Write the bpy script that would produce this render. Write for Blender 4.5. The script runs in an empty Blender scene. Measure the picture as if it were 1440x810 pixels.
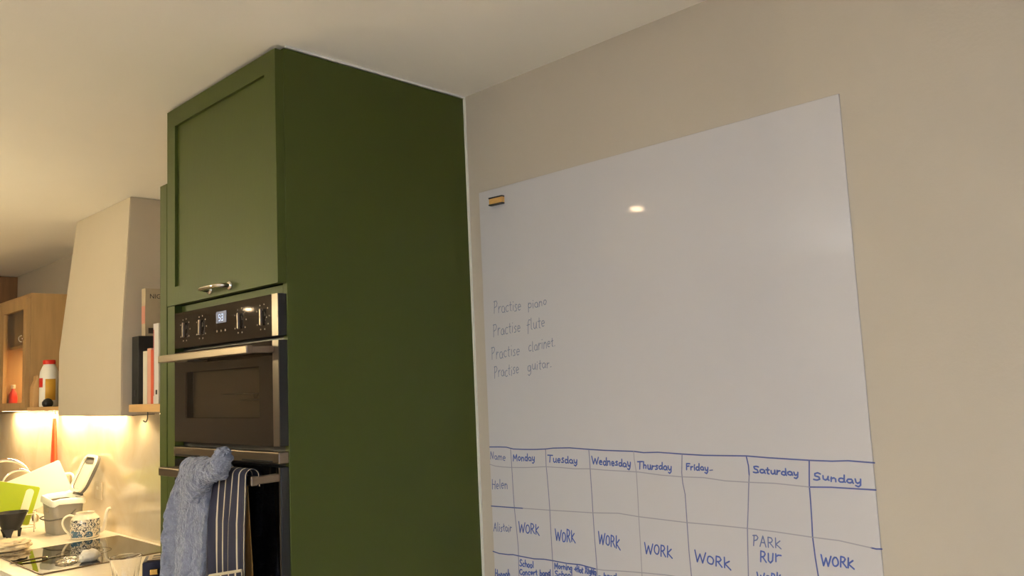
import bpy, bmesh, math, random
from mathutils import Vector, Matrix, noise
random.seed(11)
C = bpy.context.scene.collection
S = bpy.context.scene
PI = math.pi

# ---------------------------------------------------------------- camera
cd = bpy.data.cameras.new('camera'); cam = bpy.data.objects.new('camera', cd); C.objects.link(cam)
cd.sensor_width = 36.0; cd.lens = 28.67; cd.clip_start = .02; cd.clip_end = 60
_r = Vector((0.71445324, 0.69818324, -0.04579015)); _u = Vector((0.10904229, -0.04646096, 0.99295073)); _f = Vector((-0.6911341, 0.71440993, 0.10932568))
cam.matrix_world = Matrix(((_r.x, _u.x, -_f.x, 1.657), (_r.y, _u.y, -_f.y, -1.5514), (_r.z, _u.z, -_f.z, 1.5944), (0, 0, 0, 1)))
S.camera = cam
# ---------------------------------------------------------------- view, world
S.view_settings.view_transform = 'Standard'; S.view_settings.look = 'None'
S.view_settings.exposure = 0.0; S.view_settings.gamma = 1.0; S.view_settings.use_curve_mapping = False
wd = bpy.data.worlds.new('evening_sky'); S.world = wd; wd.use_nodes = True
bg = wd.node_tree.nodes['Background']; bg.inputs[0].default_value = (.45, .62, 1.0, 1); bg.inputs[1].default_value = 4.6
WARM = (1.0, .70, .40); WARMER = (1.0, .72, .37)
P_HOOD = .50         # each of the two lights in the hood
P_STRIP = 5.2        # each under-cabinet strip
P_CAB = 4.0         # light inside the glass cabinet
def lamp(name, kind, loc, power, color, rot=(0, 0, 0), **kw):
    l = bpy.data.lights.new(name, kind); l.energy = power; l.color = color
    for k, v in kw.items(): setattr(l, k, v)
    o = bpy.data.objects.new(name, l); C.objects.link(o); o.location = loc; o.rotation_euler = rot
    return o
pt = lamp('window_portal', 'AREA', (3.57, -2.2, 1.45), 1, (1, 1, 1), (0, PI/2, 0), shape='RECTANGLE', size=1.3, size_y=2.4)
pt.data.cycles.is_portal = True
PEND = (-1.9, -1.8, 1.95); L_PEND = 300.0          # globe of the kitchen pendant
FILL_UP = (1.05, -4.2, 1.60); P_FILL = 1050.0               # added fill: unseen uplighter behind the viewpoint, lifts ceiling and walls
lamp('ceiling_fill_spot', 'SPOT', FILL_UP, P_FILL, (.92, 1.0, 1.12), (PI, 0, 0), spot_size=math.radians(150), spot_blend=.5, shadow_soft_size=.10)
DOWNS = [(-.62, -1.71, 45.0), (-5.8, -3.6, 60.0), (-3.2, -3.6, 30.0), (.6, -3.9, 30.0), (2.2, -3.4, 30.0)]   # ceiling lights: x, y, radiance

# ---------------------------------------------------------------- helpers
def tag(o, label=None, cat=None, group=None, kind=None):
    if label: o['label'] = label
    if cat: o['category'] = cat
    if group: o['group'] = group
    if kind: o['kind'] = kind
    return o
def thing(name, label, cat, loc=(0, 0, 0), rz=0.0, group=None):
    o = bpy.data.objects.new(name, None); C.objects.link(o); o.location = loc; o.rotation_euler = (0, 0, rz)
    o.empty_display_size = .05
    return tag(o, label, cat, group)
def obj(name, bm, mat, parent=None, smooth=False, loc=None, auto=None):
    me = bpy.data.meshes.new(name)
    bmesh.ops.recalc_face_normals(bm, faces=bm.faces[:])
    bm.to_mesh(me); bm.free()
    me.materials.append(mat)
    if smooth:
        for p in me.polygons: p.use_smooth = True
        if auto:
            try: me.set_sharp_from_angle(angle=math.radians(auto))
            except Exception: pass
    o = bpy.data.objects.new(name, me); C.objects.link(o)
    if parent: o.parent = parent
    if loc: o.location = loc
    return o
def struct(name, bm, mat, smooth=False):
    return tag(obj(name, bm, mat, None, smooth), kind='structure')
def NB(): return bmesh.new()
def box(bm, x0, x1, y0, y1, z0, z1, bev=0.0, seg=2):
    r = bmesh.ops.create_cube(bm, size=1.0)
    vs = r['verts']
    for v in vs:
        v.co = Vector((x0 + (v.co.x+.5)*(x1-x0), y0 + (v.co.y+.5)*(y1-y0), z0 + (v.co.z+.5)*(z1-z0)))
    if bev > 0:
        es = list({e for v in vs for e in v.link_edges})
        bmesh.ops.bevel(bm, geom=es, offset=bev, segments=seg, affect='EDGES', profile=.5)
    return bm
def bx(*a, **k): return box(NB(), *a, **k)
def loft(bm, secs, closed=True, cap0=True, cap1=True):
    """secs: list of rings (lists of 3D points, equal length)"""
    rings = [[bm.verts.new(Vector(p)) for p in s] for s in secs]
    n = len(rings[0])
    for a, b in zip(rings, rings[1:]):
        for i in range(n if closed else n-1):
            j = (i+1) % n
            bm.faces.new((a[i], a[j], b[j], b[i]))
    if closed and cap0: bm.faces.new(rings[0][::-1])
    if closed and cap1: bm.faces.new(rings[-1])
    return rings
def lathe(bm, prof, n=40, c=(0, 0, 0), cap0=False, cap1=False, mod=None):
    secs = []
    for r, z in prof:
        secs.append([(c[0] + (r*(mod(2*PI*i/n, z) if mod else 1))*math.cos(2*PI*i/n), c[1] + (r*(mod(2*PI*i/n, z) if mod else 1))*math.sin(2*PI*i/n), c[2]+z) for i in range(n)])
    loft(bm, secs, True, cap0, cap1); return bm
def tube(bm, pts, r, n=10, flat=1.0, up=None):
    pts = [Vector(p) for p in pts]; secs = []
    rr = r if isinstance(r, (list, tuple)) else [r]*len(pts)
    t0 = (pts[1]-pts[0]).normalized()
    a = Vector(up) if up else (Vector((0, 0, 1)) if abs(t0.z) < .9 else Vector((1, 0, 0)))
    s = t0.cross(a).normalized()
    for i, p in enumerate(pts):
        t = ((pts[min(i+1, len(pts)-1)] - pts[max(i-1, 0)])).normalized()
        s = (s - t*s.dot(t)).normalized(); b = t.cross(s).normalized()
        secs.append([p + s*rr[i]*math.cos(2*PI*k/n) + b*rr[i]*flat*math.sin(2*PI*k/n) for k in range(n)])
    loft(bm, secs); return bm
def arcpts(c, r, a0, a1, n, ex, ez):
    c = Vector(c); ex = Vector(ex); ez = Vector(ez)
    return [c + ex*r*math.cos(math.radians(a0+(a1-a0)*i/(n-1))) + ez*r*math.sin(math.radians(a0+(a1-a0)*i/(n-1))) for i in range(n)]
def spline(pts, m=8):
    P = [Vector(p) for p in pts]; out = []
    for i in range(len(P)-1):
        p0 = P[max(i-1, 0)]; p1 = P[i]; p2 = P[i+1]; p3 = P[min(i+2, len(P)-1)]
        for k in range(m):
            t = k/m
            out.append(.5*((2*p1) + (p2-p0)*t + (2*p0-5*p1+4*p2-p3)*t*t + (3*p1-p0-3*p2+p3)*t*t*t))
    out.append(P[-1]); return out
def rrect(w, d, r, n=5):
    pts = []
    for cx, cy, a in ((w/2-r, d/2-r, 0), (-w/2+r, d/2-r, 90), (-w/2+r, -d/2+r, 180), (w/2-r, -d/2+r, 270)):
        for k in range(n+1):
            t = math.radians(a + 90*k/n); pts.append((cx+r*math.cos(t), cy+r*math.sin(t)))
    return pts
def prism(bm, poly, axis, a, b):
    """extrude a 2D polygon along axis ('x','y','z') from a to b"""
    def P(u, v, w): return {'x': (w, u, v), 'y': (u, w, v), 'z': (u, v, w)}[axis]
    loft(bm, [[P(u, v, a) for u, v in poly], [P(u, v, b) for u, v in poly]]); return bm
def slab_holes(bm, poly_out, poly_in, fn, t0, t1):
    """ring slab between two loops of equal length; fn(u,v,t) -> 3D"""
    A = [bm.verts.new(fn(u, v, t1)) for u, v in poly_out]; B = [bm.verts.new(fn(u, v, t1)) for u, v in poly_in]
    A2 = [bm.verts.new(fn(u, v, t0)) for u, v in poly_out]; B2 = [bm.verts.new(fn(u, v, t0)) for u, v in poly_in]
    n = len(A)
    for i in range(n):
        j = (i+1) % n
        for q in ((A[i], A[j], B[j], B[i]), (A2[j], A2[i], B2[i], B2[j]), (A[j], A[i], A2[i], A2[j]), (B[i], B[j], B2[j], B2[i])): bm.faces.new(q)
    return bm
def xf(bm, M):
    bmesh.ops.transform(bm, matrix=M, verts=bm.verts[:]); return bm
def nz(p, s, seed=0.0): return noise.noise(Vector((p[0]*s+seed, p[1]*s+seed*1.7, p[2]*s-seed)))

def shaker(x0, x1, z0, z1, yb, yf, st, rec):
    bm = NB()
    o = [(x0, z0), (x1, z0), (x1, z1), (x0, z1)]; i = [(x0+st, z0+st), (x1-st, z0+st), (x1-st, z1-st), (x0+st, z1-st)]
    slab_holes(bm, o, i, lambda u, v, t: Vector((u, t, v)), yb, yf)
    box(bm, x0+st, x1-st, yb, yf+rec, z0+st, z1-st)
    return bm
# ---------------------------------------------------------------- materials
def srgb(r, g, b):
    f = lambda c: (c/255/12.92) if c/255 <= .04045 else ((c/255+.055)/1.055)**2.4
    return (f(r), f(g), f(b), 1)
def mat(name, col, rough=.5, metal=0.0, var=0.0, vscale=8.0, bump=0.0, bscale=60.0, stretch=None, emit=None, estr=0.0, trans=0.0, ior=1.45, coat=0.0, spec=None, sheen=0.0):
    m = bpy.data.materials.new(name); m.use_nodes = True
    nt = m.node_tree; b = nt.nodes['Principled BSDF']
    b.inputs['Base Color'].default_value = col; b.inputs['Roughness'].default_value = rough; b.inputs['Metallic'].default_value = metal
    b.inputs['Transmission Weight'].default_value = trans; b.inputs['IOR'].default_value = ior; b.inputs['Coat Weight'].default_value = coat
    if coat: b.inputs['Coat Roughness'].default_value = .04
    if spec is not None: b.inputs['Specular IOR Level'].default_value = spec
    if sheen: b.inputs['Sheen Weight'].default_value = sheen
    if emit: b.inputs['Emission Color'].default_value = emit; b.inputs['Emission Strength'].default_value = estr
    if var or bump:
        tc = nt.nodes.new('ShaderNodeTexCoord'); mp = nt.nodes.new('ShaderNodeMapping')
        nt.links.new(tc.outputs['Object'], mp.inputs['Vector'])
        if stretch: mp.inputs['Scale'].default_value = stretch
        if var:
            n = nt.nodes.new('ShaderNodeTexNoise'); n.inputs['Scale'].default_value = vscale; n.inputs['Detail'].default_value = 5
            nt.links.new(mp.outputs[0], n.inputs['Vector'])
            r = nt.nodes.new('ShaderNodeValToRGB'); r.color_ramp.elements[0].position = .3; r.color_ramp.elements[1].position = .7
            r.color_ramp.elements[0].color = tuple(c*(1-var) for c in col[:3])+(1,); r.color_ramp.elements[1].color = tuple(min(1, c*(1+var)) for c in col[:3])+(1,)
            nt.links.new(n.outputs[0], r.inputs[0]); nt.links.new(r.outputs[0], b.inputs['Base Color'])
        if bump:
            n2 = nt.nodes.new('ShaderNodeTexNoise'); n2.inputs['Scale'].default_value = bscale; n2.inputs['Detail'].default_value = 4
            nt.links.new(mp.outputs[0], n2.inputs['Vector'])
            bp = nt.nodes.new('ShaderNodeBump'); bp.inputs['Strength'].default_value = bump; bp.inputs['Distance'].default_value = .01
            nt.links.new(n2.outputs[0], bp.inputs['Height']); nt.links.new(bp.outputs[0], b.inputs['Normal'])
    return m
M = {}
M['wall'] = mat('wall_paint', srgb(186, 176, 160), .75, var=.02, vscale=2, bump=.05, bscale=140)
M['ceiling'] = mat('ceiling_paint', srgb(250, 245, 236), .8, var=.015, vscale=2, bump=.04, bscale=120)
M['floor'] = mat('floor_boards', srgb(208, 192, 166), .4, var=.06, vscale=3, stretch=(1, 8, 1))
M['caulk'] = mat('white_sealant', srgb(235, 232, 220), .5)
M['green'] = mat('green_paint', srgb(60, 68, 20), .5, spec=.3, var=.03, vscale=3, bump=.02, bscale=90, stretch=(1, 1, .25))
M['dkgreen'] = mat('dark_green_paint', srgb(50, 58, 24), .45, var=.03)
M['board'] = mat('whiteboard_film', srgb(203, 200, 201), .05, var=.012, vscale=2.5, spec=.5)
M['ink0'] = mat('faded_marker', srgb(120, 128, 150), .5)
M['ink1'] = mat('thin_marker', srgb(100, 110, 152), .5)
M['ink2'] = mat('blue_marker', srgb(70, 90, 158), .45)
M['ink3'] = mat('dark_blue_line', srgb(72, 84, 140), .45)
M['ink4'] = mat('grey_line', srgb(158, 156, 164), .5)
M['ink5'] = mat('slate_line', srgb(124, 126, 150), .5)
M['steel'] = mat('brushed_steel', srgb(128, 114, 98), .34, metal=1.0, var=.05, vscale=40, stretch=(1, 1, 30))
M['chrome'] = mat('chrome', srgb(220, 215, 205), .08, metal=1.0)
M['black_glass'] = mat('black_glass', srgb(40, 31, 22), .04, spec=.6)
M['dark_trim'] = mat('dark_steel_trim', srgb(92, 80, 66), .3, metal=.6)
M['black'] = mat('black_enamel', srgb(18, 18, 18), .4)
M['blackmatte'] = mat('black_plastic', srgb(26, 25, 24), .55)
M['cavity'] = mat('oven_cavity', srgb(150, 138, 122), .6, var=.06)
M['oak'] = mat('oak_veneer', srgb(168, 134, 88), .5, var=.12, vscale=6, stretch=(6, 6, .6), bump=.05, bscale=30)
M['oaks'] = mat('oak_shelf', srgb(205, 165, 110), .45, var=.12, vscale=6, stretch=(.6, 6, 6))
M['walnut'] = mat('walnut_veneer', srgb(128, 92, 58), .5, var=.15, vscale=5, stretch=(6, 6, .6))
M['hood'] = mat('hood_paint', srgb(196, 184, 164), .42, var=.01)
M['worktop'] = mat('worktop_quartz', srgb(232, 224, 208), .18, var=.05, vscale=25)
M['cream'] = mat('cream_ceramic', srgb(238, 230, 208), .12, coat=.5)
M['white'] = mat('white_plastic', srgb(240, 238, 230), .35)
M['bag'] = mat('thin_bag', srgb(238, 238, 226), .4, bump=.3, bscale=40)
M['grey'] = mat('grey_plastic', srgb(148, 144, 134), .45, var=.03)
M['dkgrey'] = mat('dark_grey_plastic', srgb(92, 90, 86), .5)
M['lime'] = mat('lime_plastic', srgb(168, 186, 14), .35, var=.03)
M['orange'] = mat('orange_silicone', srgb(226, 74, 32), .4, bump=.25, bscale=30, stretch=(1, 1, 6))
M['red'] = mat('red_plastic', srgb(208, 44, 30), .4)
M['gold'] = mat('gold_print', srgb(200, 150, 50), .45)
M['kraft'] = mat('kraft_paper', srgb(190, 150, 98), .7, var=.08, bump=.2, bscale=30)
M['cloth'] = mat('beige_cloth', srgb(214, 196, 162), .85, var=.06, bump=.3, bscale=150)
M['tissue'] = mat('tissue_paper', srgb(240, 236, 224), .7, bump=.25, bscale=60)
M['navy'] = mat('navy_enamel', srgb(17, 18, 40), .5, spec=.2)
M['brass'] = mat('brass', srgb(196, 160, 92), .25, metal=1.0)
M['glass'] = mat('clear_glass', (1, 1, 1, 1), .02, trans=1.0, ior=1.36)
M['film'] = mat('clear_film', (1, 1, 1, 1), .08, trans=1.0, ior=1.12)
M['blacktop'] = mat('hob_glass', srgb(24, 21, 18), .03, spec=.9)
M['ring'] = mat('hob_print', srgb(60, 56, 50), .2)
M['tan'] = mat('tan_cloth', srgb(150, 112, 58), .85, var=.08, bump=.2, bscale=120)
M['wood_light'] = mat('beech', srgb(206, 160, 92), .5, var=.15, vscale=60, stretch=(1, 10, 10))
M['print'] = mat('dark_print', srgb(50, 40, 32), .6)
M['marks'] = mat('pale_print', srgb(150, 140, 122), .5)
M['pages'] = mat('paper_pages', srgb(232, 222, 200), .7)
M['strip_lens'] = mat('strip_lens', (1, 1, 1, 1), .4, emit=(1, .80, .48, 1), estr=14.0)
M['digits'] = mat('clock_digits', srgb(20, 30, 60), .3, emit=(.55, .72, 1, 1), estr=.9)
M['display'] = mat('clock_window', srgb(40, 44, 62), .2, emit=(.22, .26, .42, 1), estr=.35)
M['jar'] = mat('green_jar', srgb(110, 104, 62), .25)
M['filter'] = mat('filter_mesh', srgb(120, 116, 108), .4, metal=.8)

def splash_mat():
    m = mat('splashback_panel', srgb(226, 214, 188), .1, coat=.2)
    nt = m.node_tree; b = nt.nodes['Principled BSDF']
    tc = nt.nodes.new('ShaderNodeTexCoord'); n = nt.nodes.new('ShaderNodeTexNoise'); n.inputs['Scale'].default_value = 3.2; n.inputs['Detail'].default_value = 6; n.inputs['Distortion'].default_value = 1.2
    r = nt.nodes.new('ShaderNodeValToRGB'); r.color_ramp.elements[0].position = .4; r.color_ramp.elements[1].position = .62
    r.color_ramp.elements[0].color = srgb(203, 187, 156); r.color_ramp.elements[1].color = srgb(212, 200, 175)
    nt.links.new(tc.outputs['Object'], n.inputs['Vector']); nt.links.new(n.outputs[0], r.inputs[0]); nt.links.new(r.outputs[0], b.inputs['Base Color'])
    return m
M['splash'] = splash_mat()
def pane_mat(name, tint, refl=.06, rough=.03):
    m = bpy.data.materials.new(name); m.use_nodes = True; nt = m.node_tree; nt.nodes.clear()
    o = nt.nodes.new('ShaderNodeOutputMaterial'); mx = nt.nodes.new('ShaderNodeMixShader'); t = nt.nodes.new('ShaderNodeBsdfTransparent'); g = nt.nodes.new('ShaderNodeBsdfGlossy')
    fr = nt.nodes.new('ShaderNodeFresnel'); fr.inputs[0].default_value = 1.5
    ge = nt.nodes.new('ShaderNodeNewGeometry'); sb_ = nt.nodes.new('ShaderNodeMath'); sb_.operation = 'SUBTRACT'; sb_.inputs[0].default_value = 1.0; ml = nt.nodes.new('ShaderNodeMath'); ml.operation = 'MULTIPLY'
    nt.links.new(ge.outputs['Backfacing'], sb_.inputs[1]); nt.links.new(fr.outputs[0], ml.inputs[0]); nt.links.new(sb_.outputs[0], ml.inputs[1])
    t.inputs[0].default_value = tint; g.inputs['Roughness'].default_value = rough
    nt.links.new(ml.outputs[0], mx.inputs[0]); nt.links.new(t.outputs[0], mx.inputs[1]); nt.links.new(g.outputs[0], mx.inputs[2]); nt.links.new(mx.outputs[0], o.inputs[0])
    return m
M['pane'] = pane_mat('clear_pane', (.95, .93, .88, 1))
M['tinted'] = pane_mat('tinted_pane', (.60, .57, .52, 1))
def towel_mat():
    m = mat('blue_fleece', srgb(124, 127, 140), .95, sheen=.4, bump=1.0, bscale=120, var=.16, vscale=60)
    return m
M['fleece'] = towel_mat()
def stripe_mat():
    m = mat('navy_striped_cotton', srgb(38, 38, 58), .85)
    nt = m.node_tree; b = nt.nodes['Principled BSDF']
    uv = nt.nodes.new('ShaderNodeUVMap'); sp = nt.nodes.new('ShaderNodeSeparateXYZ'); nt.links.new(uv.outputs[0], sp.inputs[0])
    def mth(op, a, v=None):
        n = nt.nodes.new('ShaderNodeMath'); n.operation = op; nt.links.new(a, n.inputs[0])
        if v is not None: n.inputs[1].default_value = v
        return n.outputs[0]
    f = mth('FRACT', mth('MULTIPLY', sp.outputs[0], 1.0)); s = mth('LESS_THAN', f, .17)
    mx = nt.nodes.new('ShaderNodeMix'); mx.data_type = 'RGBA'
    mx.inputs[6].default_value = srgb(29, 28, 43); mx.inputs[7].default_value = srgb(200, 186, 156)
    nt.links.new(s, mx.inputs[0]); nt.links.new(mx.outputs[2], b.inputs['Base Color'])
    return m
M['stripe'] = stripe_mat()
def teapot_mat():
    m = mat('floral_ceramic', srgb(238, 230, 208), .12, coat=.5)
    nt = m.node_tree; b = nt.nodes['Principled BSDF']; L = nt.links.new
    tc = nt.nodes.new('ShaderNodeTexCoord')
    def N(t, **k):
        n = nt.nodes.new(t)
        for a, v in k.items(): setattr(n, a, v)
        return n
    n1 = N('ShaderNodeTexNoise'); n1.inputs['Scale'].default_value = 55; n1.inputs['Detail'].default_value = 3; n1.inputs['Distortion'].default_value = 2.5
    n2 = N('ShaderNodeTexVoronoi'); n2.inputs['Scale'].default_value = 16
    L(tc.outputs['Object'], n1.inputs['Vector']); L(tc.outputs['Object'], n2.inputs['Vector'])
    a = N('ShaderNodeMath', operation='GREATER_THAN'); a.inputs[1].default_value = .525; L(n1.outputs[0], a.inputs[0])
    c = N('ShaderNodeMath', operation='LESS_THAN'); c.inputs[1].default_value = .36; L(n2.outputs['Distance'], c.inputs[0])
    mx1 = N('ShaderNodeMix', data_type='RGBA'); mx1.inputs[6].default_value = srgb(238, 230, 208); mx1.inputs[7].default_value = srgb(58, 68, 76); L(a.outputs[0], mx1.inputs[0])
    mul = N('ShaderNodeMath', operation='MULTIPLY'); n3 = N('ShaderNodeMath', operation='GREATER_THAN'); n3.inputs[1].default_value = .40; L(n1.outputs[0], n3.inputs[0]); L(c.outputs[0], mul.inputs[0]); L(n3.outputs[0], mul.inputs[1])
    mx2 = N('ShaderNodeMix', data_type='RGBA'); mx2.inputs[7].default_value = srgb(48, 92, 122); L(mx1.outputs[2], mx2.inputs[6]); L(mul.outputs[0], mx2.inputs[0])
    L(mx2.outputs[2], b.inputs['Base Color'])
    return m
M['floral'] = teapot_mat()

# ---------------------------------------------------------------- the room
XL, XR, YF, H = -6.6, 3.6, -4.8, 2.4
struct('floor', bx(XL-.1, XR+.1, YF-.1, .1, -.08, 0), M['floor'])
struct('ceiling', bx(XL-.1, XR+.1, YF-.1, .1, H, H+.08), M['ceiling'])
struct('wall_back', bx(XL-.1, XR+.1, 0, .1, 0, H), M['wall'])
struct('wall_left', bx(XL-.1, XL, YF, 0, 0, H), M['wall'])
struct('wall_front', bx(XL-.1, XR+.1, YF-.1, YF, 0, H), M['wall'])
dd = tag(thing('added_dark_door', None, None, (0, 0, 0)), kind='structure')  # unseen dark door, added to darken the left of the whiteboard's reflection
obj('added_door_leaf', shaker(-5.4, -3.3, .005, 2.15, YF+.001, YF+.04, .09, .01), M['walnut'], dd)
W0, W1, WZ0, WZ1 = -3.4, -1.0, .8, 2.1
b = NB()
for a in ((YF, W0, 0, H), (W1, 0, 0, H), (W0, W1, 0, WZ0), (W0, W1, WZ1, H)): box(b, XR, XR+.1, a[0], a[1], a[2], a[3])
struct('wall_right', b, M['wall'])
wf = tag(thing('window_1', None, None, (0, 0, 0)), kind='structure')
b = NB(); slab_holes(b, [(W0, WZ0), (W1, WZ0), (W1, WZ1), (W0, WZ1)], [(W0+.06, WZ0+.06), (W1-.06, WZ0+.06), (W1-.06, WZ1-.06), (W0+.06, WZ1-.06)], lambda u, v, t: Vector((t, u, v)), XR+.02, XR+.08)
obj('window_frame', b, M['white'], wf)
obj('window_mullion', bx(XR+.03, XR+.07, -2.23, -2.17, WZ0+.06, WZ1-.06), M['white'], wf)
obj('window_pane', bx(XR+.045, XR+.050, W0+.06, W1-.06, WZ0+.06, WZ1-.06), M['pane'], wf)
# sealant beads where the tall unit meets wall and ceiling
struct('trim_1', bx(.0005, .005, -.006, 0, 0, H-.006), M['caulk'])
struct('trim_2', bx(.0005, .005, -.575, 0, H-.005, H), M['caulk'])

# ---------------------------------------------------------------- tall green oven unit
D = .60; YP = -.578
tc_ = thing('tall_cabinet', 'tall dark green oven cabinet with shaker door reaching the ceiling', 'cabinet', (-.3, -.3, 0))
def tobj(name, bm, m, parent=tc_, **k):
    off = Vector((0, 0, 0)); p = parent
    while p is not None: off += p.location; p = p.parent
    xf(bm, Matrix.Translation(-off)); return obj(name, bm, m, parent, **k)
tobj('side_panel', bx(-.018, 0, YP, -.001, 0, 2.394, bev=.001), M['green'])
b = NB(); box(b, -.60, -.582, YP, -.001, 0, 2.39); box(b, -.582, -.018, -.012, -.001, 0, 2.39)
box(b, -.582, -.018, YP, -.012, 2.37, 2.39); box(b, -.582, -.018, YP, -.012, 1.813, 1.831); box(b, -.582, -.018, YP, -.012, .80, .82); box(b, -.582, -.018, YP, -.012, .1, .12)
box(b, -.597, -.5520, -.5985, YP+.018, .905, 1.8325)
tobj('carcass', b, M['green'])
# shaker door: frame with a recessed panel
dr = tobj('door', shaker(-.597, -.0015, 1.834, 2.388, YP-.0005, -D, .05, .008), M['green'])
# bow handle
b = NB()
tube(b, spline([(-.335, -.602, 1.852), (-.335, -.620, 1.852), (-.323, -.630, 1.852), (-.282, -.632, 1.852), (-.241, -.630, 1.852), (-.229, -.620, 1.852), (-.229, -.602, 1.852)], 5), .0075, 10, flat=.75)
for x in (-.335, -.229):
    tube(b, [(x, -.600, 1.852), (x, -.604, 1.852), (x, -.607, 1.852)], [.0115, .0115, .008], 14)
tag(tobj('handle', b, M['chrome'], dr, smooth=True, auto=50), 'shiny chrome bow handle')
b = NB(); box(b, -.6455, -.6005, -D, -.001, 1.395, 2.184, bev=.0012)
tobj('filler_panel', b, M['green'])
b = NB(); box(b, -.6455, -.6005, -D+.002, -.001, .0, 1.3935, bev=.0012)
tobj('filler_panel', b, M['green'])
b = NB(); box(b, -.597, -.0015, -D, YP-.0005, .12, .90, bev=.0015)
tobj('lower_door', b, M['green'])

# ---------------------------------------------------------------- built-in double oven
ov = thing('built_in_oven', 'black glass built-in double oven with steel bar handles in the green cabinet', 'oven', (-.28, -.5, .92))
def oobj(name, bm, m, parent=None, **k): return tobj(name, bm, m, parent or ov, **k)
OX0, OX1 = -.548, -.003
b = NB()
box(b, OX0+.002, OX1-.017, -.5765, -.03, .915, 1.808)      # hidden body
oobj('body', b, M['black'])
cp = oobj('control_panel', bx(OX0, OX1, -.5985, -.5775, 1.714, 1.810, bev=.0012), M['black'])
oobj('panel_glass', bx(OX0, -.031, -.600, -.5986, 1.714, 1.810), M['black_glass'], cp)
oobj('panel_trim', bx(-.0305, OX1-.001, -.600, -.5986, 1.714, 1.810), M['dark_trim'], cp)
def knob(x, z):
    bm = NB()
    lathe(bm, [(.0, 0), (.0150, 0), (.0150, .0010), (.0140, .0016), (0, .0016)], 28)
    xf(bm, Matrix.Translation((x, -.600, z)) @ Matrix.Rotation(PI/2, 4, 'X'))
    k = oobj('knob', bm, M['black_glass'], cp, smooth=True, auto=40)
    bm = NB(); box(bm, x-.0030, x+.0030, -.6080, -.6018, z-.0195, z+.0195, bev=.0014)
    tag(oobj('knob_grip', bm, M['steel'], k), 'upright steel grip bar')
for x in (-.484, -.388, -.180, -.072): knob(x, 1.761)
for x in (-.484, -.388, -.180, -.072):
    b = NB()
    for q in range(9):
        a = math.radians(-60 + q*37); cx, cz = x+.030*math.sin(a), 1.761+.030*math.cos(a)
        box(b, cx-.0016, cx+.0016, -.6004, -.6000, cz-.0016, cz+.0016)
    oobj('dial_markings', b, M['marks'], cp)
for x in (-.300, -.278, -.256): oobj('touch_button', bx(x-.002, x+.002, -.6004, -.6000, 1.742, 1.7465), M['marks'], cp)
dp = oobj('display', bx(-.304, -.250, -.6006, -.5995, 1.764, 1.793), M['display'], cp)
SEG = {'5': 'abged'.replace('b', 'f').replace('e', 'c'), '3': 'abgcd', '1': 'bc', '8': 'abcdefg', '2': 'abged'}
def seg7(bm, ch, x, z, w, h, y):
    t = .0018
    R = {'a': (x, x+w, z+h-t, z+h), 'd': (x, x+w, z, z+t), 'g': (x, x+w, z+h/2-t/2, z+h/2+t/2), 'f': (x, x+t, z+h/2, z+h), 'e': (x, x+t, z, z+h/2), 'b': (x+w-t, x+w, z+h/2, z+h), 'c': (x+w-t, x+w, z, z+h/2)}
    for s in SEG[ch]: a = R[s]; box(bm, a[0], a[1], y-.0004, y, a[2], a[3])
b = NB(); seg7(b, '5', -.290, 1.769, .009, .017, -.6006); seg7(b, '3', -.275, 1.769, .009, .017, -.6006)
box(b, -.2785, -.2770, -.6010, -.6006, 1.773, 1.775); box(b, -.2785, -.2770, -.6010, -.6006, 1.781, 1.783)
oobj('clock_digits', b, M['digits'], dp)
# upper door: frame around a tinted window, cavity and rack behind it
ZD0, ZD1 = 1.466, 1.704
b = NB()
o = [(OX0, ZD0), (-.031, ZD0), (-.031, ZD1), (OX0, ZD1)]; i = [(-.480, 1.528), (-.092, 1.528), (-.092, 1.648), (-.480, 1.648)]
slab_holes(b, o, i, lambda u, v, t: Vector((u, t, v)), -.5775, -.600)
ud = oobj('upper_door', b, M['black_glass'])
oobj('door_trim', bx(-.0305, OX1-.001, -.600, -.5985, ZD0, ZD1), M['dark_trim'], ud)
oobj('door_edge', bx(-.0305, OX1, -.5984, -.5775, ZD0, ZD1), M['black'], ud)
oobj('window', bx(-.480, -.092, -.5995, -.5965, 1.528, 1.648), M['tinted'], ud)
oobj('inner_panel', bx(-.479, -.093, -.5805, -.5775, 1.529, 1.647), M['cavity'], ud)
b = NB()
for z, xa in ((1.586, -.300), (1.571, -.215)): tube(b, [(xa, -.587, z), (-.2, -.587, z), (-.093, -.587, z)], .0016, 8)
tube(b, spline([(-.14, -.588, 1.586), (-.128, -.592, 1.575), (-.115, -.588, 1.586)], 5), .0014, 8)
oobj('rack', b, M['chrome'], ud, smooth=True)
def bar_handle(zc, hh, y, parent, x0=-.490, x1=-.018):
    bm = NB(); box(bm, x0, x1, y-.008, y+.008, zc-hh, zc+hh, bev=.0025)
    for xa, xb in ((x0+.004, x0+.022), (x1-.022, x1-.004)): box(bm, xa, xb, y+.006, -.600, zc-hh*.8, zc+hh*.8, bev=.002)
    return oobj('handle', bm, M['steel'], parent)
bar_handle(1.6835, .0095, -.662, ud)
# vent strip and lower door
vs = oobj('vent_strip', bx(OX0-.002, OX1, -.603, -.5775, 1.428, 1.453, bev=.002), M['steel'])
for x0 in (-.535, -.17): oobj('vent_slot', bx(x0, x0+.14, -.6042, -.6025, 1.4305, 1.4345), M['black'], vs)
ld = oobj('lower_door', bx(OX0, OX1, -.5985, -.5775, .93, 1.420, bev=.0015), M['black'])
oobj('door_glass', bx(OX0, -.010, -.600, -.5986, .93, 1.420), mat('smoked_glass', srgb(12, 11, 10), .06), ld)
oobj('door_trim', bx(-.0098, OX1-.003, -.6005, -.5986, .93, 1.420), M['steel'], ld)
bar_handle(1.398, .0105, -.662, ld, -.485, -.002)

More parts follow.
